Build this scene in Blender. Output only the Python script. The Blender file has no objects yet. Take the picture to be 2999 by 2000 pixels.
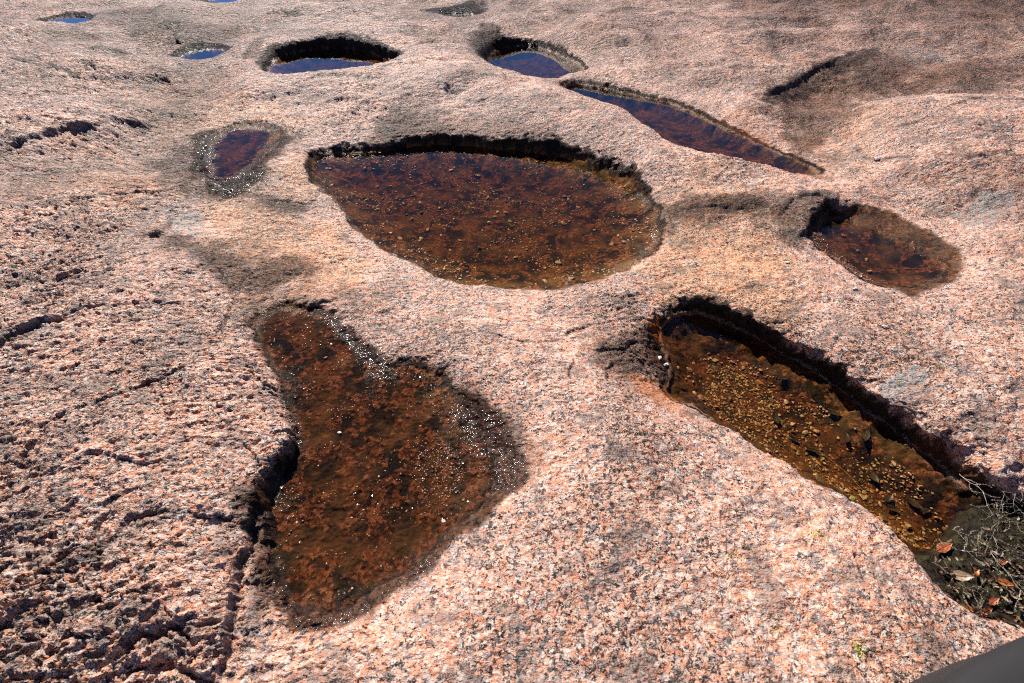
import bpy, bmesh, math, random
import numpy as np
from mathutils import Vector, Matrix

# ------------------------------------------------------------------ camera, sky, sun, exposure
scene = bpy.context.scene
COL = scene.collection
CAM_H, PITCH, FPX = 1.2, math.radians(45.0), 1058.3        # view scale 2351 x 1568
VW, VH = 2351.0, 1568.0
cam_d = bpy.data.cameras.new('camera')
cam_d.sensor_width = 36.0
cam_d.lens = 36.0 * FPX / VW
cam_d.clip_start, cam_d.clip_end = 0.02, 500.0
cam_d.dof.use_dof = True
cam_d.dof.focus_distance = 2.1
cam_d.dof.aperture_fstop = 4.5
cam = bpy.data.objects.new('camera', cam_d)
COL.objects.link(cam)
cam.location = (0, 0, CAM_H)
cam.rotation_euler = (math.pi / 2 - PITCH, 0, 0)
scene.camera = cam

SUN_AZ, SUN_EL = math.radians(-24.0), math.radians(42.5)    # azimuth clockwise from +Y
world = bpy.data.worlds.new('World')
scene.world = world
world.use_nodes = True
wn = world.node_tree.nodes
sky = wn.new('ShaderNodeTexSky')
sky.sky_type = 'NISHITA'
sky.sun_disc = False
sky.sun_elevation, sky.sun_rotation = SUN_EL, SUN_AZ
sky.altitude, sky.air_density, sky.dust_density, sky.ozone_density = 5000.0, 0.6, 0.0, 8.0
wn['Background'].inputs['Strength'].default_value = 0.095
world.node_tree.links.new(sky.outputs[0], wn['Background'].inputs['Color'])

sun_d = bpy.data.lights.new('sun', 'SUN')
sun_d.energy, sun_d.angle, sun_d.color = 5.0, math.radians(0.5), (1.0, 0.95, 0.88)
sun = bpy.data.objects.new('sun', sun_d)
COL.objects.link(sun)
sdir = Vector((math.sin(SUN_AZ) * math.cos(SUN_EL), math.cos(SUN_AZ) * math.cos(SUN_EL), math.sin(SUN_EL)))
sun.rotation_euler = sdir.to_track_quat('Z', 'Y').to_euler()
sun.location = sdir * 30

scene.render.engine = 'CYCLES'
scene.cycles.max_bounces = 5
scene.cycles.diffuse_bounces = 2
scene.cycles.glossy_bounces = 3
scene.cycles.transparent_max_bounces = 16
scene.cycles.sample_clamp_indirect = 6.0
scene.cycles.use_denoising = False
scene.cycles.filter_width = 1.1
scene.cycles.use_adaptive_sampling = True
scene.cycles.adaptive_threshold = 0.03
scene.cycles.adaptive_min_samples = 20
vs = scene.view_settings
vs.view_transform, vs.look, vs.exposure, vs.gamma = 'Standard', 'None', 0.82, 1.0
vs.use_curve_mapping = False

rng = np.random.default_rng(7)
random.seed(7)

# ------------------------------------------------------------------ helpers
CP, SP = math.cos(PITCH), math.sin(PITCH)


def W(u, v, h=0.0):
    """world point on the level z = h that lies under position (u, v) of the survey sketch"""
    u = np.asarray(u, float); v = np.asarray(v, float)
    dx = (u - VW / 2) / FPX
    dy = (v - VH / 2) / FPX
    Y, Z = CP - dy * SP, -SP - dy * CP
    t = (h - CAM_H) / Z
    return np.stack([dx * t, Y * t], -1)


def sstep(a, b, x):
    t = np.clip((x - a) / (b - a), 0, 1)
    return t * t * (3 - 2 * t)


def _hash(ix, iy, seed):
    h = ix.astype(np.uint32) * np.uint32(374761393) + iy.astype(np.uint32) * np.uint32(668265263) + np.uint32((seed * 974711) & 0xFFFFFFFF)
    h = (h ^ (h >> np.uint32(13))) * np.uint32(1274126177)
    h = (h ^ (h >> np.uint32(16))) * np.uint32(2246822519)
    return h ^ (h >> np.uint32(15))


_GA = np.arange(256) * (2 * math.pi / 256)
_GC, _GS = np.cos(_GA).astype(np.float32), np.sin(_GA).astype(np.float32)


def noise(x, y, seed=0):
    """gradient noise, about -1..1"""
    x = np.asarray(x, np.float64); y = np.asarray(y, np.float64)
    ix, iy = np.floor(x), np.floor(y)
    fx, fy = (x - ix).astype(np.float32), (y - iy).astype(np.float32)
    ix, iy = ix.astype(np.int32), iy.astype(np.int32)
    ux, uy = fx * fx * fx * (fx * (fx * 6 - 15) + 10), fy * fy * fy * (fy * (fy * 6 - 15) + 10)
    out = []
    for a in (0, 1):
        for b in (0, 1):
            k = _hash(ix + a, iy + b, seed) & np.uint32(255)
            out.append(_GC[k] * (fx - a) + _GS[k] * (fy - b))
    n0 = out[0] + (out[2] - out[0]) * ux
    n1 = out[1] + (out[3] - out[1]) * ux
    return (n0 + (n1 - n0) * uy) * 1.5


def fbm(x, y, oct=4, seed=0, gain=0.5, lac=2.03):
    s, a, f = 0, 1.0, 1.0
    for i in range(oct):
        s = s + a * noise(x * f + i * 17.3, y * f - i * 9.1, seed + i * 31)
        a *= gain; f *= lac
    return s


def worley(x, y, seed=0):
    """distance to the nearest and second nearest cell point, and a random value of the nearest cell"""
    ix, iy = np.floor(x).astype(np.int32), np.floor(y).astype(np.int32)
    d1 = np.full(x.shape, 9.0); d2 = np.full(x.shape, 9.0); rv = np.zeros(x.shape)
    for a in (-1, 0, 1):
        for b in (-1, 0, 1):
            h = _hash(ix + a, iy + b, seed)
            px = ix + a + (h & np.uint32(0xFFFF)) / 65536.0
            py = iy + b + (h >> np.uint32(16)) / 65536.0
            d = np.hypot(px - x, py - y)
            r = _hash(ix + a, iy + b, seed + 5) / 4294967296.0
            near = d < d1
            d2 = np.where(near, d1, np.minimum(d2, d))
            rv = np.where(near, r, rv)
            d1 = np.where(near, d, d1)
    return d1, d2, rv


def catmull(pts, closed=True, n=4):
    p = np.asarray(pts, float)
    m = len(p)
    res = []
    for i in range(m if closed else m - 1):
        if closed:
            a, b, c, d = p[(i - 1) % m], p[i], p[(i + 1) % m], p[(i + 2) % m]
        else:
            a, b, c, d = p[max(i - 1, 0)], p[i], p[i + 1], p[min(i + 2, m - 1)]
        for k in range(n):
            t = k / n
            res.append(0.5 * (2 * b + (c - a) * t + (2 * a - 5 * b + 4 * c - d) * t * t + (3 * b - a - 3 * c + d) * t ** 3))
    if not closed:
        res.append(p[-1])
    return np.array(res)


def line_dist(X, Y, poly, closed, reach, vec=False):
    """(index of nearby points, distance, signed side or inside flag, arc position 0..1)"""
    lo, hi = poly.min(0) - reach, poly.max(0) + reach
    idx = np.nonzero((X > lo[0]) & (X < hi[0]) & (Y > lo[1]) & (Y < hi[1]))[0]
    x, y = X[idx], Y[idx]
    best = np.full(x.shape, 1e9); side = np.zeros(x.shape); arc = np.zeros(x.shape); vx = np.zeros(x.shape); vy = np.zeros(x.shape)
    inside = np.zeros(x.shape, bool)
    q = np.vstack([poly, poly[:1]]) if closed else poly
    m = len(q) - 1
    for i in range(m):
        a, b = q[i], q[i + 1]
        e = b - a
        L2 = float(e @ e) + 1e-12
        t = np.clip(((x - a[0]) * e[0] + (y - a[1]) * e[1]) / L2, 0, 1)
        dx, dy = x - a[0] - t * e[0], y - a[1] - t * e[1]
        d = dx * dx + dy * dy
        nr = d < best
        best = np.where(nr, d, best)
        if vec:
            vx = np.where(nr, dx, vx); vy = np.where(nr, dy, vy)
        side = np.where(nr, e[0] * (y - a[1]) - e[1] * (x - a[0]), side)
        arc = np.where(nr, (i + t) / m, arc)
        if closed:
            c = (a[1] > y) != (b[1] > y)
            if c.any():
                xi = a[0] + (y - a[1]) * e[0] / (e[1] if abs(e[1]) > 1e-9 else 1e-9)
                inside ^= c & (x < xi)
    d = np.sqrt(best)
    if vec:
        return idx, d, inside, vx / (d + 1e-6), vy / (d + 1e-6)
    return idx, d, (inside if closed else side), arc


# ------------------------------------------------------------------ what is where on the rock
# every pool: outline, water level, depth, width of the inner slope, width of the wet rim,
# walls = (u, v, height of the rim above the water there, width of the wall),
# black = (u, v, width of the black band there: algae, and wall shade painted in)
POOLS = {
 'main': dict(level=-0.10, depth=0.085, win=0.30, wet=0.02, wk=.35, gl=.06, fo=.02, seed=1,
    pts=[(720,388),(732,364),(785,352),(830,352),(900,345),(960,335),(1040,333),(1130,341),(1220,350),(1300,362),
         (1360,388),(1420,412),(1470,452),(1500,500),(1512,545),(1492,590),(1440,622),(1380,652),(1300,667),(1200,670),
         (1100,660),(1040,652),(1005,638),(960,612),(900,582),(855,556),(815,522),(790,484),(766,455),(728,425)],
    walls=[(740,355,.04,.05),(830,340,.05,.05),(960,320,.06,.03),(1100,330,.065,.025),(1220,340,.062,.025),(1310,360,.055,.03),(1420,412,.05,.05),
           (1500,500,.035,.05),(1500,590,.02,.05),(1300,667,.012,.03),(1040,652,.012,.04),(855,556,.01,.05),(772,455,.01,.06)],
    black=[(740,360,.04),(900,345,.03),(1100,335,.035),(1310,362,.06),(1420,412,.06),(1500,500,.035),(1490,590,.012),(1300,667,0),(1000,638,.012),(855,556,.012),(772,455,.02),(730,400,.05)]),
 'upper': dict(level=0.03, depth=0.10, win=0.25, wet=0.02, wk=.1, cut=.05, gl=.1, seed=2,
    pts=[(618,172),(624,150),(640,132),(680,120),(720,114),(780,112),(840,120),(890,134),(915,146),(890,158),(820,170),(740,176),(670,180)],
    walls=[(624,140,.05,.05),(680,115,.08,.04),(760,105,.10,.04),(840,115,.10,.04),(910,140,.08,.05),(820,175,.07,.10),(670,185,.05,.10)],
    black=[(624,140,.16),(680,115,.10),(760,105,.14),(850,115,.14),(910,140,.10),(820,175,0),(670,185,0)]),
 'round': dict(level=0.0, depth=0.09, win=0.10, wet=0.02, gl=.02, seed=3,
    pts=[(1122,145),(1132,122),(1160,110),(1200,106),(1245,110),(1295,130),(1332,150),(1342,164),(1300,177),(1262,186),(1210,182),(1150,168)],
    walls=[(1125,130,.07,.08),(1200,105,.04,.06),(1300,130,.03,.06),(1342,165,.02,.08),(1260,190,.03,.08),(1150,172,.06,.08)],
    black=[(1110,135,.16),(1130,115,.12),(1200,103,.06),(1280,115,.04),(1342,160,.03),(1290,182,.03),(1180,180,0)]),
 'long': dict(level=-0.02, depth=0.08, win=0.08, wet=0.02, gl=.03, seed=4,
    pts=[(1290,208),(1318,195),(1370,201),(1430,213),(1500,228),(1570,249),(1640,281),(1700,310),(1760,338),(1830,372),(1885,402),(1840,408),(1770,394),(1700,384),(1600,362),(1530,340),(1490,308),(1450,278),(1400,254),(1340,232)],
    walls=[(1320,196,.03,.06),(1430,218,.03,.06),(1570,258,.035,.08),(1690,312,.035,.10),(1860,395,.02,.08),(1740,384,.05,.10),(1600,354,.08,.10),(1460,278,.08,.10),(1340,232,.06,.10)],
    black=[(1310,198,.03),(1430,214,.03),(1570,252,.03),(1690,305,.03),(1800,375,.03),(1740,390,0),(1600,360,0),(1400,255,0)]),
 'right': dict(level=-0.06, depth=0.042, win=0.14, wet=0.02, gl=.15, seed=5,
    pts=[(1866,525),(1880,502),(1910,498),(1950,508),(1990,524),(2050,550),(2110,580),(2160,606),(2172,630),(2130,652),(2050,666),(1985,650),(1925,616),(1880,582),(1858,552)],
    walls=[(1868,500,.07,.03),(1910,490,.06,.03),(1985,520,.03,.22),(2100,580,.03,.22),(2150,630,.02,.10),(2050,668,.015,.06),(1925,612,.012,.08),(1860,548,.03,.06)],
    black=[(1860,520,.03),(1985,520,.0),(2100,580,.0),(2150,640,.03),(2050,668,.015),(1925,612,.02)]),
 'near_right': dict(level=-0.13, depth=0.085, win=0.15, wet=0.012, wk=.12, cut=.045, gl=.0, seed=6,
    pts=[(1512,775),(1535,730),(1590,716),(1675,744),(1742,776),(1838,834),(1936,898),(2022,966),(2092,1020),(2152,1068),(2218,1112),(2280,1146),(2360,1172),(2480,1200),
         (2520,1330),(2440,1400),(2330,1420),(2250,1400),(2190,1370),(2120,1310),(2060,1250),(1990,1190),(1910,1132),(1830,1100),(1760,1052),(1690,1000),(1640,972),(1590,932),(1535,910),(1530,850)],
    walls=[(1560,740,.04,.06),(1620,712,.08,.025),(1750,750,.095,.02),(1950,864,.10,.02),(2105,985,.095,.02),(2230,1080,.08,.03),(2330,1130,.07,.04),(2500,1250,.06,.08),
           (2400,1420,.06,.1),(2190,1375,.07,.08),(1990,1192,.09,.07),(1830,1102,.08,.07),(1690,1002,.07,.07),(1590,932,.04,.08),(1545,860,.03,.10)],
    black=[(1560,740,.03),(1640,716,.05),(1850,806,.022),(2035,930,.02),(2165,1034,.02),(2290,1120,.03),(2400,1160,.03),(2190,1380,.03),(1990,1195,.0),(1830,1105,.0),(1690,1005,.0),(1545,880,.02),(1550,800,.05)]),
 'wet_near': dict(level=-0.052, depth=0.010, win=0.16, wet=0.02, wk=.8, gl=.04, fo=.02, seed=7,
    pts=[(585, 742), (650, 710), (729, 718), (771, 760), (824, 823), (887, 849), (955, 849), (1008, 870), (1039, 912), (1060, 970), (1092, 1007), (1123, 1044), (1134, 1086), (1113, 1128), (1076, 1170), (1023, 1212), (981, 1254), (939, 1296), (876, 1338), (803, 1374), (729, 1401), (677, 1385), (651, 1338), (640, 1269), (635, 1191), (630, 1138), (656, 1086), (698, 1023), (682, 960), (661, 902), (635, 839), (603, 792)],
    walls=[(590,728,.02,.06),(700,700,.03,.04),(800,800,.045,.12),(930,870,.045,.10),(1100,1000,.045,.10),(1125,1100,.035,.10),(1010,1220,.03,.06),(830,1375,.03,.06),
           (660,1360,.05,.03),(632,1150,.06,.03),(640,1060,.05,.04),(650,900,.03,.06)],
    black=[(590,728,.02),(800,780,.03),(1060,930,.03),(1140,1040,.03),(1010,1220,.02),(830,1375,.02),(650,1360,.03),(625,1150,.03),(655,950,.02)]),
 'wet_left': dict(level=-0.04, depth=0.018, win=0.12, wet=0.03, gl=.03, fo=.03, seed=8,
    pts=[(478,372),(490,330),(520,304),(567,290),(617,295),(652,306),(642,328),(620,350),(595,374),(562,396),(525,412),(490,404)],
    walls=[(480,350,.02,.1),(540,288,.03,.08),(655,312,.03,.05),(600,370,.03,.06),(520,415,.02,.1)],
    black=[(470,330,.05),(500,298,.05),(590,286,.05),(655,308,.02),(600,375,.02),(520,425,.04)]),
 'small': dict(level=0.0, depth=0.09, win=0.10, wet=0.03, gl=.12, seed=9,
    pts=[(412,134),(430,122),(465,113),(500,113),(518,120),(500,132),(460,140)],
    walls=[(412,125,.03,.1),(465,108,.035,.1),(515,115,.03,.1),(460,142,.02,.1)],
    black=[(405,125,.12),(465,105,.2),(530,112,.1),(460,142,0)]),
 'far_left': dict(level=0.0, depth=0.10, win=0.10, wet=0.03, gl=.04, seed=10,
    pts=[(110,49),(135,41),(165,38),(195,40),(208,46),(185,55),(140,57)],
    walls=[(110,42,.03,.1),(165,34,.04,.1),(208,42,.03,.1),(150,60,.03,.1)],
    black=[(108,42,.12),(165,33,.15),(210,42,.1),(150,60,0)]),
 'far_mid': dict(level=0.02, depth=0.10, win=0.10, wet=0.03, gl=.04, seed=11,
    pts=[(1018,34),(1040,31),(1080,33),(1092,38),(1070,43),(1040,43)],
    walls=[(1015,25,.06,.12),(1060,23,.08,.12),(1092,34,.05,.1),(1050,47,.04,.1)],
    black=[(1010,24,.4),(1060,22,.5),(1095,33,.2),(1050,47,0)]),
 'far_top': dict(level=0.0, depth=0.10, win=0.10, wet=0.03, gl=.04, seed=12,
    pts=[(480,2),(500,-4),(530,-7),(560,-3),(565,2),(530,7)],
    walls=[(490,-8,.05,.2),(560,-6,.05,.2),(530,9,.03,.2)],
    black=[(490,-8,.3),(560,-6,.3),(530,10,0)]),
}
for P in POOLS.values():
    c = catmull(P['pts'], True, 4)
    P['poly'] = W(c[:, 0], c[:, 1], P['level'])
    P['wallp'] = np.array([list(W(a, b, P['level'])) + [H, w] for a, b, H, w in P['walls']])
    P['blackp'] = np.array([list(W(a, b, P['level'])) + [k] for a, b, k in P['black']])

# heights of the bare rock between the pools: (u, v, metres)
CTRL = [
 # ridge in front of the upper pool and its far side
 (540,190,.06),(620,182,.09),(700,177,.105),(800,168,.125),(900,151,.14),(1000,126,.14),(560,125,.06),(620,100,.11),(700,78,.14),(800,68,.15),(900,78,.14),(1000,92,.12),(1075,112,.10),
 (520,235,-.02),(650,240,.0),(760,232,.02),(880,205,.08),(1000,160,.15),
 # ridge between the main pool and the long pool
 (1100,160,.15),(1200,188,.12),(1300,226,.11),(1400,250,.09),(1500,300,.07),(1600,345,.055),(1700,368,.04),(1800,400,.03),(1880,420,.02),
 (880,240,.05),(1000,215,.08),(1120,215,.09),(1250,255,.08),(1350,310,.06),(1500,365,.05),(1650,410,.03),(1600,470,-.01),(1750,450,.02),(1850,440,.03),
 (690,335,-.02),(650,385,-.01),(690,440,-.06),(600,425,-.02),(780,322,-.02),
 # middle
 (1600,560,-.05),(1700,620,-.03),(1750,520,-.02),(1500,640,-.07),(1650,680,-.05),(1850,680,-.02),(1450,720,-.05),(1300,720,-.05),(1150,720,-.03),(1000,700,-.03),(900,650,-.04),(820,600,-.05),(740,520,-.06),
 (1380,850,-.03),(1450,780,-.05),(1250,850,-.01),(1200,920,.0),(1350,960,.02),(1480,950,.0),(1600,1060,.01),(1750,1150,.0),(1900,1250,-.02),(2050,1380,-.03),(2150,1500,-.04),
 (1300,1100,.02),(1450,1150,.035),(1300,1250,.02),(1500,1300,.035),(1700,1350,.025),(1100,1350,.01),(1000,1450,.01),(1300,1500,.02),(1600,1540,.02),(1850,1480,.0),(800,1500,.0),
 # right
 (1800,760,-.01),(1950,790,-.0),(2100,880,.0),(2250,980,.0),(2340,1080,-.01),(2150,760,.02),(2300,850,.03),(2300,680,.04),(2260,560,.03),(2150,500,.0),(2050,450,.0),(1970,430,.02),(2340,480,.07),
 (2050,380,.05),(2200,380,.10),(2330,360,.13),(2000,310,.07),(2080,245,.14),(2200,228,.18),(2300,226,.19),(2350,230,.19),
 (1900,350,.01),(1850,300,.015),(1850,250,.03),(1950,215,.04),(2100,200,.05),(2250,192,.055),(2345,182,.06),(1780,330,.0),
 (1950,140,.11),(1850,150,.11),(1760,190,.10),(1720,235,.08),(1650,250,.06),(2080,150,.09),(2250,150,.08),(2340,150,.08),
 (1560,220,.07),(1450,195,.07),(1400,150,.08),(1480,110,.12),(1600,130,.14),(1700,90,.17),(1500,60,.16),(1300,75,.14),(1200,85,.10),(1150,70,.11),(1100,60,.10),
 (1900,70,.15),(2100,80,.14),(2300,90,.13),(1700,30,.18),(2000,15,.2),(2300,15,.22),(1300,30,.12),(1150,12,.12),(1300,5,.15),
 # left
 (1000,55,.10),(900,40,.08),(750,40,.06),(600,50,.05),(600,20,.05),(400,30,.06),(400,70,.04),(300,40,.05),(250,80,.05),(100,80,.08),(30,60,.08),(300,120,.04),(150,150,.07),(350,170,.01),(450,170,-.01),(430,220,-.03),(380,235,-.03),
 (100,220,.09),(280,230,.07),(50,300,.10),(250,280,.07),(320,310,-.0),(200,370,.01),(60,420,.02),(420,260,-.01),(400,330,-.02),(420,400,-.03),(300,430,.01),(150,480,.04),(450,470,-.01),
 (330,540,.04),(100,600,.05),(420,600,.03),(560,520,-.05),(650,580,-.05),(600,640,-.04),(500,560,-.01),(540,690,-.03),
 (200,680,.06),(350,760,.05),(480,800,.03),(100,850,.05),(300,900,.07),(500,930,.04),(560,1000,.04),(150,1050,.08),(400,1080,.07),(520,1110,.05),(300,1250,.08),(100,1250,.08),(480,1300,.05),(570,1250,-.01),(570,1400,-.01),
 (250,1400,.08),(80,1480,.07),(450,1480,.05),(350,1560,.05),(560,1520,-.0),(700,1470,-.02),
]

# steps and cracks: points, height of the step (up side named by a point), fade length, crack depth, crack width
LEDGES = [
 ([(440, 368), (425, 400), (370, 425), (300, 440), (220, 450)], (330, 400), 0.012, .08, .006, .006),
 ([(375, 470), (385, 520), (430, 570), (480, 600), (525, 650)], (350, 600), 0.012, .08, .006, .006),
 ([(508, 770), (540, 820), (600, 860), (650, 920)], (560, 860), 0.012, .08, .006, .006),
 ([(165, 732), (130, 800), (60, 880), (-10, 930)], (40, 820), 0.012, .08, .006, .006),
 ([(430, 684), (480, 700), (510, 735)], (480, 680), 0.01, .08, .006, .006),
 ([(100, 1005), (160, 960), (250, 930), (330, 900), (450, 840)], (250, 900), 0.015, .08, .006, .006),
 ([(560, 1180), (480, 1200), (400, 1190), (300, 1230), (240, 1300)], (380, 1150), 0.018, .08, .006, .006),
 ([(1290, 740), (1200, 760), (1100, 740)], (1200, 730), 0.006, .08, .006, .006),
 ([(1600, 610), (1680, 640), (1760, 620)], (1680, 600), 0.006, .08, .006, .006),
 ([(2100, 400), (2000, 380), (1960, 340)], (2050, 350), 0.012, .08, .006, .006),
 ([(2380, 300), (2280, 322), (2200, 312), (2120, 330)], (2240, 280), 0.012, .08, .006, .006),
 ([(560, 60), (450, 75), (380, 95), (290, 90)], (430, 60), 0.025, .08, .006, .006),
 ([(1480, 85), (1600, 75), (1750, 95), (1900, 85)], (1650, 60), 0.02, .08, .006, .006),
 ([(-10, 180), (90, 170), (200, 190), (330, 170)], (150, 150), 0.025, .08, .006, .006),
 ([(-10, 240), (120, 232), (250, 240)], (120, 215), 0.02, .08, .006, .006),
 ([(500, 190), (440, 205), (380, 200), (320, 215)], (420, 180), 0.02, .08, .006, .006),
 ([(0, 1000), (60, 985), (140, 1000)], (60, 960), 0.012, .08, .006, .006),
 ([(180, 1080), (260, 1060), (340, 1085), (430, 1060)], (300, 1040), 0.014, .08, .006, .006),
 ([(20, 1330), (90, 1300), (150, 1320), (230, 1300)], (100, 1270), 0.016, .08, .006, .006),
 ([(2180, 640), (2260, 660), (2340, 640)], (2260, 630), 0.008, .08, .006, .006),
 ([(1750, 700), (1830, 720), (1900, 700)], (1820, 690), 0.006, .08, .006, .006),
 ([(350,268),(322,284),(285,290),(232,318),(180,326),(120,345),(60,366),(-20,400)], (150,250), .055, .35, .02, .012),
 ([(430,352),(440,368),(425,385)], (400,340), .02, .15, .01, .01),
 ([(1995,148),(1930,165),(1880,188),(1822,208),(1775,236),(1735,246)], (1800,150), .045, .30, .012, .02),
 ([(1925,436),(1912,468),(1880,488),(1862,505),(1850,530)], (1840,460), .055, .12, .015, .012),
 ([(1905,452),(1860,450),(1820,456),(1800,470),(1798,486)], (1780,440), .022, .10, .008, .008),
 ([(-20,862),(40,800),(100,765),(150,748),(165,732)], (80,720), .035, .15, .03, .014),
 ([(165,732),(240,716),(330,706),(430,684)], (280,660), .014, .10, .012, .008),
 ([(775,655),(725,672),(670,690),(620,702),(560,716),(520,735)], (680,640), .022, .10, .012, .007),
 ([(470,575),(500,612),(525,650),(520,690),(508,735),(512,772)], (440,660), .018, .10, .018, .008),
 ([(600,590),(570,605),(540,630),(525,650)], (550,600), .010, .06, .008, .005),
 ([(658,935),(655,985),(640,1030),(610,1068),(585,1080)], (560,980), .045, .10, .02, .010),
 ([(585,1080),(596,1120),(575,1170),(560,1230),(545,1290),(538,1360),(532,1430),(515,1500),(495,1580)], (460,1250), .034, .12, .02, .015),
 ([(500,1580),(430,1545),(360,1530),(300,1545)], (380,1470), .02, .08, .03, .014),
 ([(290,1500),(350,1475),(420,1450),(470,1465)], (350,1420), .02, .08, .03, .012),
 ([(240,1300),(232,1250),(250,1215),(270,1180)], (200,1240), .02, .07, .03, .010),
 ([(60,1130),(66,1070),(90,1030),(110,1005)], (40,1060), .02, .08, .025, .009),
 ([(-10,1450),(60,1420),(130,1400),(160,1380)], (60,1350), .02, .08, .03, .012),
 ([(130,1320),(170,1290),(210,1285)], (150,1260), .012, .06, .02, .010),
 ([(-10,1180),(50,1150),(100,1120)], (20,1120), .015, .06, .015, .008),
 ([(1430,650),(1460,636),(1500,628)], (1450,620), .012, .06, .008, .005),
 ([(860,700),(885,690),(905,682)], (880,675), .010, .05, .005, .005),
 ([(1290,740),(1330,715),(1370,712)], (1320,700), .008, .06, .006, .005),
 ([(1330,870),(1310,840),(1325,805)], (1290,840), .015, .05, .012, .008),
 ([(1480,740),(1440,760),(1400,770),(1360,772)], (1420,740), .012, .08, .01, .006),
 ([(1410,870),(1400,830),(1420,790)], (1380,830), .012, .06, .012, .007),
 ([(720,380),(700,425),(640,430),(600,428)], (660,400), .012, .10, .01, .008),
 ([(360,545),(380,520),(385,480)], (350,500), .03, .12, .02, .010),
 ([(1010,120),(960,128),(915,150)], (960,110), .02, .15, .01, .01),
 ([(690,205),(760,195),(830,200)], (760,180), .025, .12, .01, .01),
 ([(720,232),(780,226),(840,240)], (780,215), .02, .12, .01, .01),
 ([(560,50),(640,38),(720,44),(820,40)], (680,25), .03, .25, .01, .02),
 ([(780,48),(830,42),(870,48),(930,52)], (850,30), .05, .3, .01, .02),
 ([(100,92),(180,88),(240,100)], (170,75), .025, .2, .01, .02),
 ([(200,138),(260,128),(320,136)], (260,115), .03, .2, .01, .02),
 ([(130,180),(180,172),(230,178)], (180,160), .02, .2, .01, .02),
 ([(1030,82),(1090,90),(1140,80)], (1090,70), .03, .2, .01, .02),
 ([(2010,330),(2060,345),(2100,338)], (2050,320), .012, .08, .008, .008),
 ([(2100,400),(2180,420),(2260,418),(2340,440)], (2200,390), .014, .10, .01, .01),
 ([(2100,300),(2180,312),(2240,318)], (2180,290), .012, .08, .008, .01),
 ([(1540,290),(1600,312),(1640,330)], (1580,330), .01, .05, .0, .01),
 ([(1700,475),(1760,470),(1700,452)], (1720,440), .015, .08, .01, .01),
 ([(1560,455),(1640,462),(1720,470)], (1640,430), .018, .10, .01, .01),
 ([(1980,1250),(2000,1290)], (1960,1270), .01, .04, .015, .006),
 ([(2040,1300),(2060,1340),(2090,1390)], (2030,1350), .012, .05, .012, .006),
 ([(560,840),(600,860),(640,870)], (600,830), .01, .05, .01, .006),
 ([(330,900),(400,870),(450,840)], (370,860), .012, .07, .015, .008),
 ([(120,560),(200,540),(270,520)], (190,520), .014, .10, .01, .01),
 ([(230,620),(300,600),(350,590)], (280,580), .012, .08, .01, .01),
 ([(0,520),(70,500),(140,490)], (70,480), .014, .10, .01, .01),
 ([(40,640),(110,650),(200,630)], (110,620), .012, .08, .012, .01),
]

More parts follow.
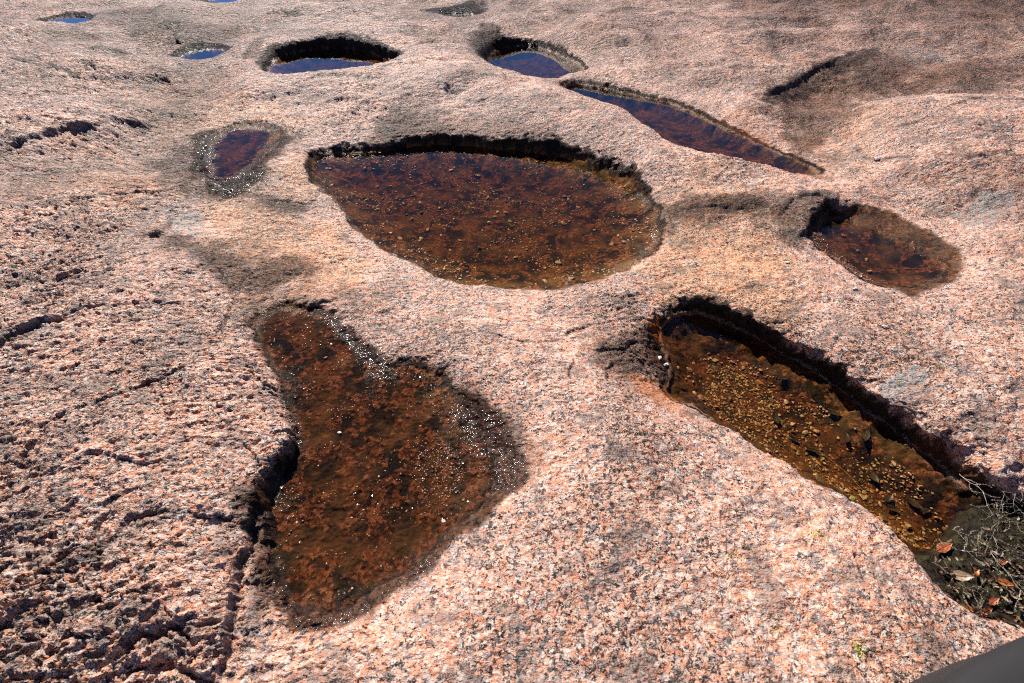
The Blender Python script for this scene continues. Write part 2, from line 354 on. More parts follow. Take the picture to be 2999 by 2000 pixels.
# stains and painted shade on the rock (outline, strength, softness in m)
STAINS_AND_SHADE = {
 'dark': [
  ([(360,560),(430,545),(520,560),(560,600),(640,560),(700,590),(640,640),(540,640),(490,630),(420,600)], .55, .08),
  ([(380,220),(430,215),(440,235),(400,245),(380,238)], .5, .03),
  ([(820,340),(830,300),(880,268),(960,260),(1040,280),(1130,300),(1230,300),(1300,340),(1300,370),(1100,345)], .35, .05),  # shaded arch face behind the main pool, painted darker
  ([(1760,250),(1850,190),(1960,160),(2060,200),(2200,190),(2351,210),(2351,190),(2200,160),(2351,250),(2100,215),(1980,260),(1900,330),(1860,370),(1800,330)], .3, .15),
  ([(1740,250),(1800,210),(1880,180),(1990,150),(2000,165),(1900,205),(1830,240),(1770,258)], .6, .04),
  ([(560,140),(600,150),(620,120),(640,105),(600,115)], .5, .06),
  ([(400,70),(560,60),(700,40),(600,80),(450,110),(380,100)], .4, .2),
  ([(230,20),(420,40),(430,80),(300,90)], .35, .2),
  ([(420,300),(520,280),(660,290),(680,320),(600,400),(560,440),(450,440),(400,400),(360,420),(340,380)], .5, .1),
  ([(560,420),(640,430),(720,440),(700,460),(600,455)], .6, .05),
  ([(1000,20),(1090,15),(1120,30),(1060,35)], .7, .1),
  ([(1080,110),(1110,90),(1160,100),(1110,150)], .7, .08),
  ([(1360,760),(1450,720),(1560,700),(1560,800),(1470,830),(1380,810)], .45, .05),
  ([(1500,750),(1560,720),(1640,725),(1640,800),(1560,830),(1520,800)], .5, .03),
  ([(577, 734), (588, 787), (630, 839), (651, 902), (666, 960), (682, 1002), (635, 1054), (598, 1101), (593, 1138), (609, 1191), (598, 1243), (598, 1296), (609, 1348), (630, 1401), (645, 1437), (729, 1443), (782, 1422), (845, 1390), (908, 1343), (960, 1311), (997, 1280), (1034, 1233), (1076, 1201), (1113, 1180), (1149, 1138), (1191, 1112), (1212, 1086), (1207, 1044), (1186, 1002), (1160, 960), (1128, 918), (1086, 891), (1034, 865), (981, 839), (918, 818), (866, 797), (834, 760), (792, 729), (740, 697), (666, 697), (614, 713)], .62, .02),
  ([(433,300),(483,287),(567,280),(650,297),(660,317),(627,353),(600,383),(573,410),(533,437),(483,430),(440,400),(437,353)], .8, .05),
  ([(1940,468),(2040,466),(2110,498),(2180,540),(2222,582),(2212,615),(2160,645),(2100,662),(2060,600),(1990,540)], .45, .02),
  ([(820,800),(950,820),(1020,870),(1120,920),(1200,980),(1090,960),(980,880),(880,850)], .5, .04),
  ([(1560,440),(1700,450),(1760,470),(1640,480),(1540,480)], .6, .05),
  ([(1780,460),(1900,440),(1940,470),(1870,500),(1850,560),(1800,520)], .55, .03),
  ([(1700,60),(1900,20),(2351,0),(2351,120),(2100,90),(1900,110)], .3, .5),
  ([(560,1150),(610,1130),(630,1250),(620,1400),(560,1400)], .5, .03),
  ([(100,1100),(140,1080),(130,1110)], .5, .02),
  ([(1300,430),(1420,410),(1560,480),(1540,510),(1480,470)], .5, .05),
  ([(2120,1380),(2200,1400),(2230,1500),(2180,1540),(2090,1400)], .35, .05),
 ],
 'wet': [
  ([(577, 734), (588, 787), (630, 839), (651, 902), (666, 960), (682, 1002), (635, 1054), (598, 1101), (593, 1138), (609, 1191), (598, 1243), (598, 1296), (609, 1348), (630, 1401), (645, 1437), (729, 1443), (782, 1422), (845, 1390), (908, 1343), (960, 1311), (997, 1280), (1034, 1233), (1076, 1201), (1113, 1180), (1149, 1138), (1191, 1112), (1212, 1086), (1207, 1044), (1186, 1002), (1160, 960), (1128, 918), (1086, 891), (1034, 865), (981, 839), (918, 818), (866, 797), (834, 760), (792, 729), (740, 697), (666, 697), (614, 713)], 1.0, .015),
  ([(433,300),(483,287),(567,280),(650,297),(660,317),(627,353),(600,383),(573,410),(533,437),(483,430),(440,400),(437,353)], 1.0, .03),
  ([(1505,690),(1550,680),(1620,700),(1600,800),(1560,850),(1520,800)], .7, .03),
  ([(1940,470),(2040,466),(2110,498),(2180,540),(2222,582),(2212,615),(2160,640),(2100,660),(2000,560),(1930,510)], 1.0, .02),
  ([(1600,285),(1700,325),(1800,372),(1885,410),(1850,395),(1740,352),(1640,300)], .9, .03),
 ],
 'gloss': [
  ([(745,690),(790,715),(850,780),(900,815),(890,850),(820,820),(770,760),(735,710)], .75, .03),
  ([(1030,890),(1110,930),(1180,985),(1215,1050),(1200,1100),(1150,1110),(1130,1050),(1080,980),(1030,930)], .75, .03),
  ([(640,1400),(760,1400),(880,1350),(980,1270),(1000,1290),(900,1370),(780,1430),(640,1440)], .9, .02),
  ([(600,1080),(640,1080),(650,1250),(640,1400),(605,1330)], .6, .03),
  ([(640,990),(720,960),(740,1060),(660,1080)], .7, .05),
  ([(440,300),(520,285),(540,300),(500,330),(500,380),(590,375),(620,350),(640,345),(580,410),(530,430),(480,425),(440,380)], .16, .04),
  ([(2130,640),(2190,600),(2222,580),(2180,545),(2215,560),(2225,600),(2180,635)], .3, .02),
  ([(1470,480),(1510,470),(1530,520),(1510,560),(1490,520)], .35, .03),
 ],
 'floor': [
  ([(1940,468),(2040,466),(2110,498),(2180,540),(2222,582),(2212,615),(2160,645),(2100,662),(2000,560),(1930,510)], .8, .02),
  ([(1640,292),(1720,328),(1800,368),(1885,410),(1850,402),(1740,352)], .7, .03),
 ],
 'mud': [
  ([(570,700),(760,690),(900,800),(1100,920),(1220,1050),(1100,1200),(900,1380),(640,1450),(600,1200),(640,1000),(600,850)], 1.0, .05),
  ([(440,290),(660,290),(640,360),(560,430),(450,420)], 1.0, .06),
  ([(1840,480),(2060,460),(2230,580),(2180,660),(2040,680),(1880,600)], .8, .05),
  ([(720,340),(1300,340),(1520,480),(1500,600),(1300,680),(1000,650),(740,430)], .35, .1),
  ([(1500,690),(1700,710),(2040,920),(2400,1150),(2300,1420),(2000,1190),(1600,940),(1500,880)], .75, .05),
 ],
 'gold': [
  ([(1890,930),(1990,990),(2100,1060),(2230,1130),(2230,1180),(2130,1130),(2000,1050),(1900,980)], 1.0, .04),
  ([(1700,900),(1800,900),(1880,960),(1900,1040),(1820,1020),(1720,970)], .6, .08),
  ([(1500,700),(1600,715),(1620,780),(1560,860),(1510,830)], .7, .05),
  ([(1100,600),(1300,620),(1480,540),(1500,590),(1300,660),(1100,650)], .7, .12),
 ],
 'brown': [
  ([(200,10),(450,20),(700,30),(560,90),(440,130),(300,100)], .75, .5),
  ([(1680,20),(2351,0),(2351,130),(2150,130),(1950,90)], .75, .5),
  ([(1760,250),(1850,190),(2000,160),(2351,180),(2351,215),(2100,215),(1980,260),(1900,330),(1850,380)], .9, .2),
  ([(330,180),(520,150),(500,230),(430,300),(430,420),(350,450),(200,440),(330,340)], .75, .2),
  ([(360,540),(700,560),(660,640),(540,650),(430,610)], .7, .12),
  ([(900,20),(1250,10),(1150,60),(950,60)], .7, .3),
  ([(2050,420),(2351,450),(2351,600),(2200,480)], .4, .15),
  ([(1350,740),(1500,700),(1550,760),(1500,900),(1400,860)], .6, .08),
  ([(780,780),(950,810),(1120,900),(1230,1000),(1240,1080),(1120,940),(950,850)], .7, .04),
  ([(820,350),(840,290),(960,255),(1240,290),(1330,350),(1450,400),(1560,450),(1760,450),(1740,490),(1560,490),(1300,370)], .7, .06),
  ([(560,1120),(620,1120),(630,1400),(560,1420)], .7, .04),
  ([(560,640),(800,640),(820,700),(700,690),(560,720)], .6, .06),
  ([(0,400),(340,300),(400,380),(100,470),(0,470)], .5, .15),
 ],
 'tan': [
  ([(480,430),(700,460),(800,560),(820,640),(600,640),(500,560)], .8, .15),
  ([(600,380),(680,340),(720,330),(700,420),(620,440)], .6, .06),
  ([(1540,480),(1750,520),(1850,600),(1800,700),(1600,690),(1520,620)], .8, .15),
  ([(300,260),(500,200),(700,270),(600,290),(420,300)], .5, .2),
  ([(1600,380),(1700,430),(1850,500),(1700,560),(1500,480)], .5, .15),
  ([(1900,280),(2020,260),(1980,380),(1900,400)], .4, .1),
  ([(100,400),(350,380),(430,430),(200,470)], .4, .15),
 ],
 'orange': [
  ([(1505,690),(1550,680),(1600,700),(1570,720),(1520,720)], .9, .015),
  ([(1460,830),(1510,820),(1560,860),(1600,920),(1530,910),(1490,880)], .9, .03),
  ([(1690,260),(1850,390),(1880,410),(1780,390),(1680,340)], .4, .05),
  ([(2150,950),(2300,1040),(2351,1120),(2250,1060)], .25, .06),
 ],
 'grey': [
  ([(370,475),(430,470),(470,500),(440,530),(390,520)], .8, .03),
  ([(1900,360),(1950,330),(1990,350),(1960,400),(1910,420)], .6, .06),
  ([(2200,480),(2280,470),(2310,500),(2260,540),(2200,520)], .8, .05),
  ([(2040,150),(2120,145),(2200,165),(2130,180),(2060,170)], .7, .1),
  ([(1420,390),(1500,400),(1530,440),(1480,440)], .6, .03),
  ([(600,380),(650,370),(640,405),(600,410)], .6, .03),
  ([(1180,300),(1240,300),(1250,320),(1190,320)], .5, .03),
  ([(2050,850),(2110,830),(2140,860),(2120,880),(2060,880)], .9, .015),
  ([(2060,890),(2100,900),(2130,940),(2180,990),(2140,980),(2090,940)], .6, .02),
 ],
}

# ------------------------------------------------------------------ the height of the rock
def idw(x, y, tab, p=3.0):
    s = np.zeros(x.shape); out = [np.zeros(x.shape) for _ in range(tab.shape[1] - 2)]
    for r in tab:
        w = 1.0 / ((x - r[0]) ** 2 + (y - r[1]) ** 2 + 1e-4) ** (p / 2)
        s += w
        for k in range(len(out)):
            out[k] += w * r[2 + k]
    return [o / s for o in out]


def pool_shape(X, Y):
    """carved basins and their walls; also the bands of algae, painted wall shade and wet rock"""
    h = np.zeros(X.shape)
    att = {k: np.zeros(X.shape) for k in ('wet', 'dark', 'floor', 'ox', 'oy', 'gloss', 'wallz')}
    att['pd'] = np.full(X.shape, 1.1)
    att['pin'] = np.zeros(X.shape); att['plev'] = np.zeros(X.shape)
    REACH = 1.1
    for name, P in POOLS.items():
        idx, d, ins, nvx, nvy = line_dist(X, Y, P['poly'], True, REACH, True)
        if not len(idx):
            continue
        x, y = X[idx], Y[idx]
        rag = 0.018 * noise(x * 9, y * 9, 40 + P['seed']) + 0.009 * noise(x * 29, y * 29, 41 + P['seed']) + 0.003 * noise(x * 70, y * 70, 42)
        d0 = d
        d = np.where(ins, -d, d) + rag
        pin = sstep(-.025, .015, -d)
        m = pin > att['pin'][idx]
        att['pin'][idx] = np.where(m, pin, att['pin'][idx]); att['plev'][idx] = np.where(m, P['level'] - .002, att['plev'][idx])
        att['pd'][idx] = np.minimum(att['pd'][idx], np.maximum(d, 0))
        wall, ww = idw(x, y, P['wallp'])
        k, = idw(x, y, P['blackp'])
        inn = sstep(0, P['win'], -d)
        out = wall * (0.72 * sstep(0, 1, d / ww) + 0.28 * sstep(0, 1, d / (ww * 3.5))) * np.exp(-np.maximum(d, 0) / 0.35)
        h[idx] += out - P['depth'] * (0.25 * sstep(0, .03, -d) + 0.75 * inn)
        if P.get('cut'):
            lip = P['cut'] * sstep(.0, 1.3, d / ww) * np.exp(-(np.maximum(d, 0) / .13) ** 2) * sstep(.05, .11, wall) * (~ins)
            lip *= 1 + .35 * noise(x * 14, y * 14, 77)
            att['ox'][idx] -= lip * nvx; att['oy'][idx] -= lip * nvy
        att['wallz'][idx] = np.maximum(att['wallz'][idx], sstep(.02, .07, wall) * sstep(-.01, .01, d) * sstep(.12, .03, d))
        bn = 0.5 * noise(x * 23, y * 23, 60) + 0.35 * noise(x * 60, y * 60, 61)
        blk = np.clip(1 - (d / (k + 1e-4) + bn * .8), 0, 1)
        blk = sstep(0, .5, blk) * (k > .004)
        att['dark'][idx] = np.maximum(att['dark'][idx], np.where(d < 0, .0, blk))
        wet = sstep(1.0, .4, d / (P['wet'] + k * P.get('wk', .6)) + bn * .35)
        att['wet'][idx] = np.maximum(att['wet'][idx], wet)
        att['gloss'][idx] = np.maximum(att['gloss'][idx], wet * P.get('gl', .12))
        att['floor'][idx] = np.maximum(att['floor'][idx], sstep(P.get('fo', .006) + .006, P.get('fo', .006) - .026, d))
    return h, att


def ledge_shape(X, Y, cell):
    h = np.zeros(X.shape)
    dk = np.zeros(X.shape)
    for i, (pts, up, H, L, D, w) in enumerate(LEDGES):
        c = catmull(pts, False, 4)
        poly = W(c[:, 0], c[:, 1], 0.03)
        upw = W(up[0], up[1], 0.03)
        _, _, s0, _ = line_dist(np.array([upw[0]]), np.array([upw[1]]), poly, False, 5.0)
        sg = np.sign(s0[0])
        idx, d, s, arc = line_dist(X, Y, poly, False, L * 2.0)
        x, y = X[idx], Y[idx]
        sd = d * np.sign(s) * sg
        cc = cell[idx]
        sd = sd + 0.030 * noise(x * 4, y * 4, 69 + i) * min(1, L * 5) + 0.011 * noise(x * 9, y * 9, 70 + i) + 0.009 * noise(x * 27, y * 27, 71 + i) * sstep(.02, .008, cc) + 0.003 * noise(x * 80, y * 80, 72 + i) * sstep(.01, .004, cc)
        endf = sstep(0, .2, arc) * sstep(1, .8, arc) * np.clip(.9 + .5 * noise(x * 5 + i, y * 5, 73), .55, 1.2)
        D, w = D * .6 * sstep(.010, .005, cc), w * .55
        far = np.exp(-np.abs(sd) / L) * sstep(2.0 * L, L * .8, d)
        stepw = np.maximum(.0035, 1.3 * cc)
        h[idx] += endf * far * H * .62 * (sstep(-stepw, stepw, sd) - 0.2)
        g = np.exp(-((sd + w * .6) / w) ** 2) * endf
        h[idx] -= D * g
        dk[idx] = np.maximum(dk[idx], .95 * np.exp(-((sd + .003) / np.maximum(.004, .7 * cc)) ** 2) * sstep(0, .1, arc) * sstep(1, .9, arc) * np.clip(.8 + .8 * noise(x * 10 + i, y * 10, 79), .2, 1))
    return h, dk


def tps_fit(pts, val):
    n = len(pts)
    r2 = ((pts[:, None] - pts[None]) ** 2).sum(-1) + 1e-12
    K = 0.5 * r2 * np.log(r2) + 5e-5 * np.eye(n)
    Pm = np.hstack([np.ones((n, 1)), pts])
    A = np.zeros((n + 3, n + 3))
    A[:n, :n] = K; A[:n, n:] = Pm; A[n:, :n] = Pm.T
    return np.linalg.solve(A, np.concatenate([val, np.zeros(3)]))


def tps_eval(X, Y, pts, c):
    n = len(pts)
    out = c[n] + c[n + 1] * X + c[n + 2] * Y
    for i in range(n):
        r2 = (X - pts[i, 0]) ** 2 + (Y - pts[i, 1]) ** 2 + 1e-12
        out += (0.5 * c[i]) * r2 * np.log(r2)
    return out


cp, cv = [], []
for u, v, hh in CTRL:
    if v < 460:
        hh = hh * (1.12 if 520 < u < 1900 else 1.4)
    q = W(u, v, hh)
    ok = True
    for P in POOLS.values():
        _, dd, ii, _ = line_dist(q[:1], q[1:], P['poly'], True, 1.0)
        if len(dd) and (ii[0] or dd[0] < .055):
            ok = False
    if ok:
        cp.append(q); cv.append(hh)
k0 = len(cp)
for P in POOLS.values():
    q = P['poly']
    stp = 4 if len(q) > 60 else 2
    for a in q[::stp]:
        cp.append(a); cv.append(P['level'] + 0.002)
    cp.append(q.mean(0)); cv.append(P['level'] - .008)
for a, b in ((-9, 12), (0, 13), (9, 12), (-9, 3), (9, 3), (-4, -2), (4, -2), (0, -3), (-2.5, .3), (2.5, .3), (0, -.6), (-1.2, -.3), (1.2, -.3)):
    cp.append(np.array([a, b], float)); cv.append(.05 if b > 5 else .02)
cp = np.array(cp); cv = np.array(cv)
bh, _ = pool_shape(cp[:, 0], cp[:, 1])

resid = cv.copy()
resid[:k0] -= bh[:k0]
TP_C = tps_fit(cp, resid)

GX0, GX1, GY0, GY1, GN = -12.0, 12.0, -4.0, 16.0, 0.07
_gx = np.arange(GX0, GX1 + GN, GN); _gy = np.arange(GY0, GY1 + GN, GN)
_mx, _my = np.meshgrid(_gx, _gy)
MACRO = tps_eval(_mx.ravel(), _my.ravel(), cp, TP_C).reshape(_mx.shape)


def macro(X, Y):
    fx = np.clip((X - GX0) / GN, 0, len(_gx) - 1.001); fy = np.clip((Y - GY0) / GN, 0, len(_gy) - 1.001)
    ix, iy = fx.astype(int), fy.astype(int)
    fx, fy = fx - ix, fy - iy
    m = (MACRO[iy, ix] * (1 - fx) + MACRO[iy, ix + 1] * fx) * (1 - fy) + (MACRO[iy + 1, ix] * (1 - fx) + MACRO[iy + 1, ix + 1] * fx) * fy
    far = np.hypot(X, Y - 2.5)
    w = sstep(11.5, 7.5, far)
    return m * w + (1 - w) * (0.05 + 0.10 * noise(X * .3, Y * .3, 5)) - 0.0016 * np.maximum(far - 9, 0) ** 2 * (far < 60) - (far >= 60) * 4.16


_WN, _WL = W(860, 1080, -.05), W(560, 350, -.04)


def rough_mask(X, Y):
    """how deeply weathered the rock is: the left and lower left most, the polished centre least"""
    pts = np.array([list(W(a, b, 0)) + [r] for a, b, r in (
        (100,600,1.25),(300,900,1.25),(200,1300,1.2),(400,1450,1.35),(50,1500,1.35),(480,1100,1.05),(450,750,1.1),(300,300,1.1),(60,300,1.3),(500,550,.8),
        (700,560,.7),(900,650,.55),(1100,720,.5),(1300,800,.5),(1450,1000,.45),(1300,1300,.4),(1500,1500,.45),(1800,1300,.45),(2000,1500,.5),(1000,1450,.5),(700,1500,.8),(570,1300,1.0),
        (1500,760,.8),(1700,600,.55),(1900,750,.5),(2200,800,.7),(2300,950,.8),(2250,400,.8),(2150,300,.7),(1900,280,1.0),(1500,380,.8),(1200,230,.8),(1000,230,.9),(800,210,1.0),
        (1600,120,.7),(2100,60,.9),(1200,60,.8),(700,60,.9),(200,100,1.2))])
    return idw(X, Y, pts, 4.0)[0]


def terrain(X, Y, cell):
    """height and surface attributes at (X, Y); cell = local spacing of the mesh"""
    ph, att = pool_shape(X, Y)
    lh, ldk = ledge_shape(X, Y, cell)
    h = macro(X, Y) * (1 - att['pin']) + att['pin'] * att['plev'] + ph
    fl = att['floor']
    dry = 1 - fl
    rm = rough_mask(X, Y) * dry
    inpool = fl
    h += lh * (1 - .8 * fl)

    def fade(wl):
        return sstep(1.3, 2.6, wl / cell)
    far_ = sstep(2.5, 4.5, Y) * sstep(.03, .5, att['pd'])
    h += far_ * (.060 * fbm((.97 * X + .2 * Y) * .9, (Y - .2 * X) * 1.7, 3, 301) + .010 * fbm(X * 3, Y * 5, 3, 311))
    swell = sstep(.02, .35, att['pd'])
    h += swell * dry * (.014 * fbm(X * 3.1, Y * 4.6, 3, 321) + .028 * noise((.95 * X + .3 * Y) * 1.1, (Y - .3 * X) * 1.9, 322))
    # swells, scales and pits of the weathered surface
    wx = X + .03 * noise(X * 6, Y * 6, 11); wy = Y + .03 * noise(X * 6, Y * 6, 12)
    h += dry * .010 * noise(X * 2.1, Y * 2.1, 13) + rm * .007 * fbm(X * 4.7, Y * 4.7, 2, 14)
    # thin exfoliating scales: irregular terraces
    al, ac = .93 * wx + .36 * wy, -.36 * wx + .93 * wy
    t = fbm(al * 2.2, ac * 4.2, 5, 15, .56) * 3.4 + 10
    fr = t - np.floor(t)
    terr = np.floor(t) + sstep(.95, 1.0, fr)
    h += np.clip(rm - .25, 0, 2) * .020 * (terr - t + .4) * sstep(-.2, .6, noise(X * 1.3, Y * 1.3, 16) + .45 * (rm - .8))
    t2 = fbm(al * 8 + 3, ac * 15, 4, 18, .62) * 3.0 + 10
    fr2 = t2 - np.floor(t2)
    h += rm * .0070 * (np.floor(t2) + sstep(.82, 1.0, fr2) - t2 + .4) * fade(.045)
    # pits and knobs
    n1 = fbm(al * 15, ac * 30, 3, 19)
    h += rm * .0042 * n1 * fade(.04)
    n2 = noise(al * 42 + 4, ac * 70, 21)
    h += (rm * .0026 + .0006 * dry) * n2 * fade(.018)
    d1, d2, rv = worley(X * 85 + .5 * n2, Y * 85 + .5 * n1, 22)
    h += (rm * .0032 + .0012 * dry) * (rv - .5 - .5 * d1) * fade(.0118)
    n3 = noise(X * 140, Y * 140, 23)
    h += (rm * .0012 + .0006) * n3 * fade(.0075)
    pit = sstep(.45, .85, noise(al * 11, ac * 26, 24) + .35 * n2)
    h -= rm * .008 * pit * fade(.05)
    # pool floors: silt and grit
    cl = noise(X * 38, Y * 38, 27)
    shallow = np.exp(-((X - _WN[0]) ** 2 + (Y - _WN[1]) ** 2) / .35) + np.exp(-((X - _WL[0]) ** 2 + (Y - _WL[1]) ** 2) / .5)
    h += fl * (.0050 * fbm(X * 7, Y * 7, 3, 26) + (.0025 + .0022 * np.clip(shallow, 0, 1)) * sstep(.15, .75, cl) + .003 * noise(X * 90, Y * 90, 28) * fade(.012))
    lump = sstep(.15, .6, cl) * np.clip(shallow, 0, 1)
    dark = att['dark']
    att['cavity_dirt_shade'] = np.clip(pit * .45 * sstep(.3, .9, rm) + ldk, 0, 1) * dry
    att['dark'] = dark
    for key in ('tan', 'orange', 'grey', 'dark', 'wet', 'gloss', 'floor', 'brown', 'gold', 'mud'):
        if key not in att:
            att[key] = np.zeros(X.shape)
        for pts, strength, soft in STAINS_AND_SHADE[key]:
            c = catmull(pts, True, 3)
            idx, d, ins, _ = line_dist(X, Y, W(c[:, 0], c[:, 1], .02), True, soft * 3)
            x, y = X[idx], Y[idx]
            sd = np.where(ins, -d, d) / soft
            n = .9 * fbm(x * 6, y * 6, 4, 90, .65) * min(1.0, .12 / soft + .4)
            m = strength * sstep(1.0, -.9, sd + n)
            att[key][idx] = np.maximum(att[key][idx], m)
    att['brown'] = np.maximum(att['brown'], .8 * sstep(2.6, 6, Y) * sstep(-.25, .6, fbm(X * .9, Y * 1.9, 5, 141, .62)), .35 * sstep(.1, .9, fbm(X * 1.3, Y * 2.1, 5, 151, .62)))
    att['brown'] = np.minimum(att['brown'], 1.0)
    att['rgh'] = np.clip((rm * .75 + .15) * (1 - .75 * fade(.03)), 0, 1) * dry
    att['tone'] = np.clip(.5 + .55 * fbm(X * 1.9, Y * 1.9, 6, 101, .6), 0, 1)
    att['grime'] = np.clip(.36 + .12 * np.clip(rm, 0, 1.3) + .5 * fbm(X * 9, Y * 9, 5, 111, .68), 0, 1)
    att['silt'] = np.clip(.5 + .5 * fbm(X * 7, Y * 7, 5, 121, .62), 0, 1)
    att['gritty'] = np.clip(.5 + .6 * fbm(X * 15, Y * 15, 3, 131, .6) + .35 * lump, 0, 1)
    att['under'] = np.zeros(X.shape)
    for P in POOLS.values():
        lo, hi = P['poly'].min(0) - .05, P['poly'].max(0) + .05
        m = (X > lo[0]) & (X < hi[0]) & (Y > lo[1]) & (Y < hi[1]) & (fl > .3)
        att['under'][m] = np.maximum(att['under'][m], sstep(P['level'] + .0015, P['level'] - .0015, h[m]))
    return h, att


# ------------------------------------------------------------------ the rock sheet: a fan of rows, finer where one stands
OX, OY = 0.0, -1.0
rows = [0.05, .15, .3, .45, .6, .7, .8]
r = .86
while r < 110:
    rows.append(r)
    if r < 2.2: r += .0032
    elif r < 4.5: r += .0032 + (r - 2.2) * .0026
    elif r < 13: r += .0092 + (r - 4.5) * .0045
    else: r *= 1.04
rows = np.array(rows)
dth = .00225
half = math.radians(58)
th = np.arange(-half, half, dth)
rest = np.linspace(half, 2 * math.pi - half, 50)[:-1]
th = np.concatenate([th, rest])
NR, NT = len(rows), len(th)
RR, TT = np.meshgrid(rows, th, indexing='ij')
# jitter so that no grid shows
X = (OX + RR * np.sin(TT)).ravel(); Y = (OY + RR * np.cos(TT)).ravel()
cellr = np.gradient(rows)
cellm = np.maximum(np.broadcast_to(cellr[:, None], RR.shape), RR * np.where(TT < half, dth, .09)).ravel()
X += rng.uniform(-.3, .3, X.shape) * np.minimum(cellm, .03); Y += rng.uniform(-.3, .3, Y.shape) * np.minimum(cellm, .03)
Hh, ATT = terrain(X, Y, cellm)
am = np.minimum(1, .02 / cellm) * np.clip(rough_mask(X, Y) * (1 - ATT['floor']) * .0025 + ATT['wallz'] * .009, 0, .012)
DX = ATT['ox'] + am * fbm(X * 21 + Hh * 45, Y * 21 - Hh * 39, 2, 401)
DY = ATT['oy'] + am * fbm(X * 21 - Hh * 41, Y * 21 + Hh * 47, 2, 411)
co = np.stack([X + DX, Y + DY, Hh + .4 * am * noise(X * 35, Y * 35, 421)], -1).astype(np.float32)
i0 = (np.arange(NR - 1)[:, None] * NT + np.arange(NT)[None]).ravel()
i1 = (np.arange(NR - 1)[:, None] * NT + (np.arange(NT)[None] + 1) % NT).ravel()
quads = np.stack([i0, i1, i1 + NT, i0 + NT], -1)[:, ::-1]
me = bpy.data.meshes.new('ground')
nq = len(quads)
me.vertices.add(len(co)); me.vertices.foreach_set('co', co.ravel())
me.loops.add(nq * 4); me.loops.foreach_set('vertex_index', quads.ravel().astype(np.int32))
me.polygons.add(nq)
me.polygons.foreach_set('loop_start', np.arange(0, nq * 4, 4, dtype=np.int32))
me.polygons.foreach_set('loop_total', np.full(nq, 4, np.int32))
me.update(calc_edges=True)
for key in ('wet', 'dark', 'tan', 'orange', 'grey', 'floor', 'cavity_dirt_shade', 'under', 'tone', 'grime', 'silt', 'gritty', 'gloss', 'brown', 'gold', 'rgh', 'mud'):
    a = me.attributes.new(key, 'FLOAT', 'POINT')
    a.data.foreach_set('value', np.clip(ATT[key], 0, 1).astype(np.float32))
me.polygons.foreach_set('use_smooth', np.ones(nq, bool))
ground = bpy.data.objects.new('ground', me)
COL.objects.link(ground)
ground['kind'] = 'structure'
ground['label'] = 'bare pink granite rock hollowed by rain pools'
print('ground quads', nq)


ZG = co[:, 2].reshape(NR, NT)


def ground_z(x, y):
    """height of the built rock sheet"""
    x = np.atleast_1d(np.asarray(x, float)); y = np.atleast_1d(np.asarray(y, float))
    rr = np.clip(np.hypot(x - OX, y - OY), rows[0], rows[-2]); tt = np.clip(np.arctan2(x - OX, y - OY), th[0], half - 2 * dth)
    i = np.clip(np.searchsorted(rows, rr) - 1, 0, NR - 2)
    fr = (rr - rows[i]) / (rows[i + 1] - rows[i])
    ft = (tt - th[0]) / dth
    j = ft.astype(int); ft = ft - j
    return (ZG[i, j] * (1 - ft) + ZG[i, j + 1] * ft) * (1 - fr) + (ZG[i + 1, j] * (1 - ft) + ZG[i + 1, j + 1] * ft) * fr


# ------------------------------------------------------------------ materials
class NT_:
    def __init__(self, name):
        self.m = bpy.data.materials.new(name)
        self.m.use_nodes = True
        self.t = self.m.node_tree
        self.b = self.t.nodes['Principled BSDF']
        self.out = self.t.nodes['Material Output']

    def n(self, typ, ins=None, **kw):
        nd = self.t.nodes.new(typ)
        for k, v in kw.items():
            setattr(nd, k, v)
        for k, v in (ins or {}).items():
            if isinstance(v, bpy.types.NodeSocket):
                self.t.links.new(v, nd.inputs[k])
            else:
                nd.inputs[k].default_value = v
        return nd

    def link(self, a, b):
        self.t.links.new(a, b)

    def attr(self, name):
        return self.n('ShaderNodeAttribute', attribute_name=name).outputs['Fac']

    def math(self, op, a, b=0.0, c=0.0, clamp=False):
        return self.n('ShaderNodeMath', {0: a, 1: b, 2: c}, operation=op, use_clamp=clamp).outputs[0]

    def mix(self, f, a, b, mode='MIX'):
        nd = self.n('ShaderNodeMix', data_type='RGBA', blend_type=mode)
        for s, v in ((nd.inputs[0], f), (nd.inputs[6], a), (nd.inputs[7], b)):
            if isinstance(v, bpy.types.NodeSocket):
                self.t.links.new(v, s)
            else:
                s.default_value = v
        return nd.outputs[2]

    def ramp(self, f, stops, interp='LINEAR'):
        nd = self.n('ShaderNodeValToRGB', {0: f})
        cr = nd.color_ramp
        cr.interpolation = interp
        while len(cr.elements) < len(stops):
            cr.elements.new(0.5)
        for e, (p, c) in zip(cr.elements, stops):
            e.position = p
            e.color = c if len(c) == 4 else (*c, 1)
        return nd.outputs[0]


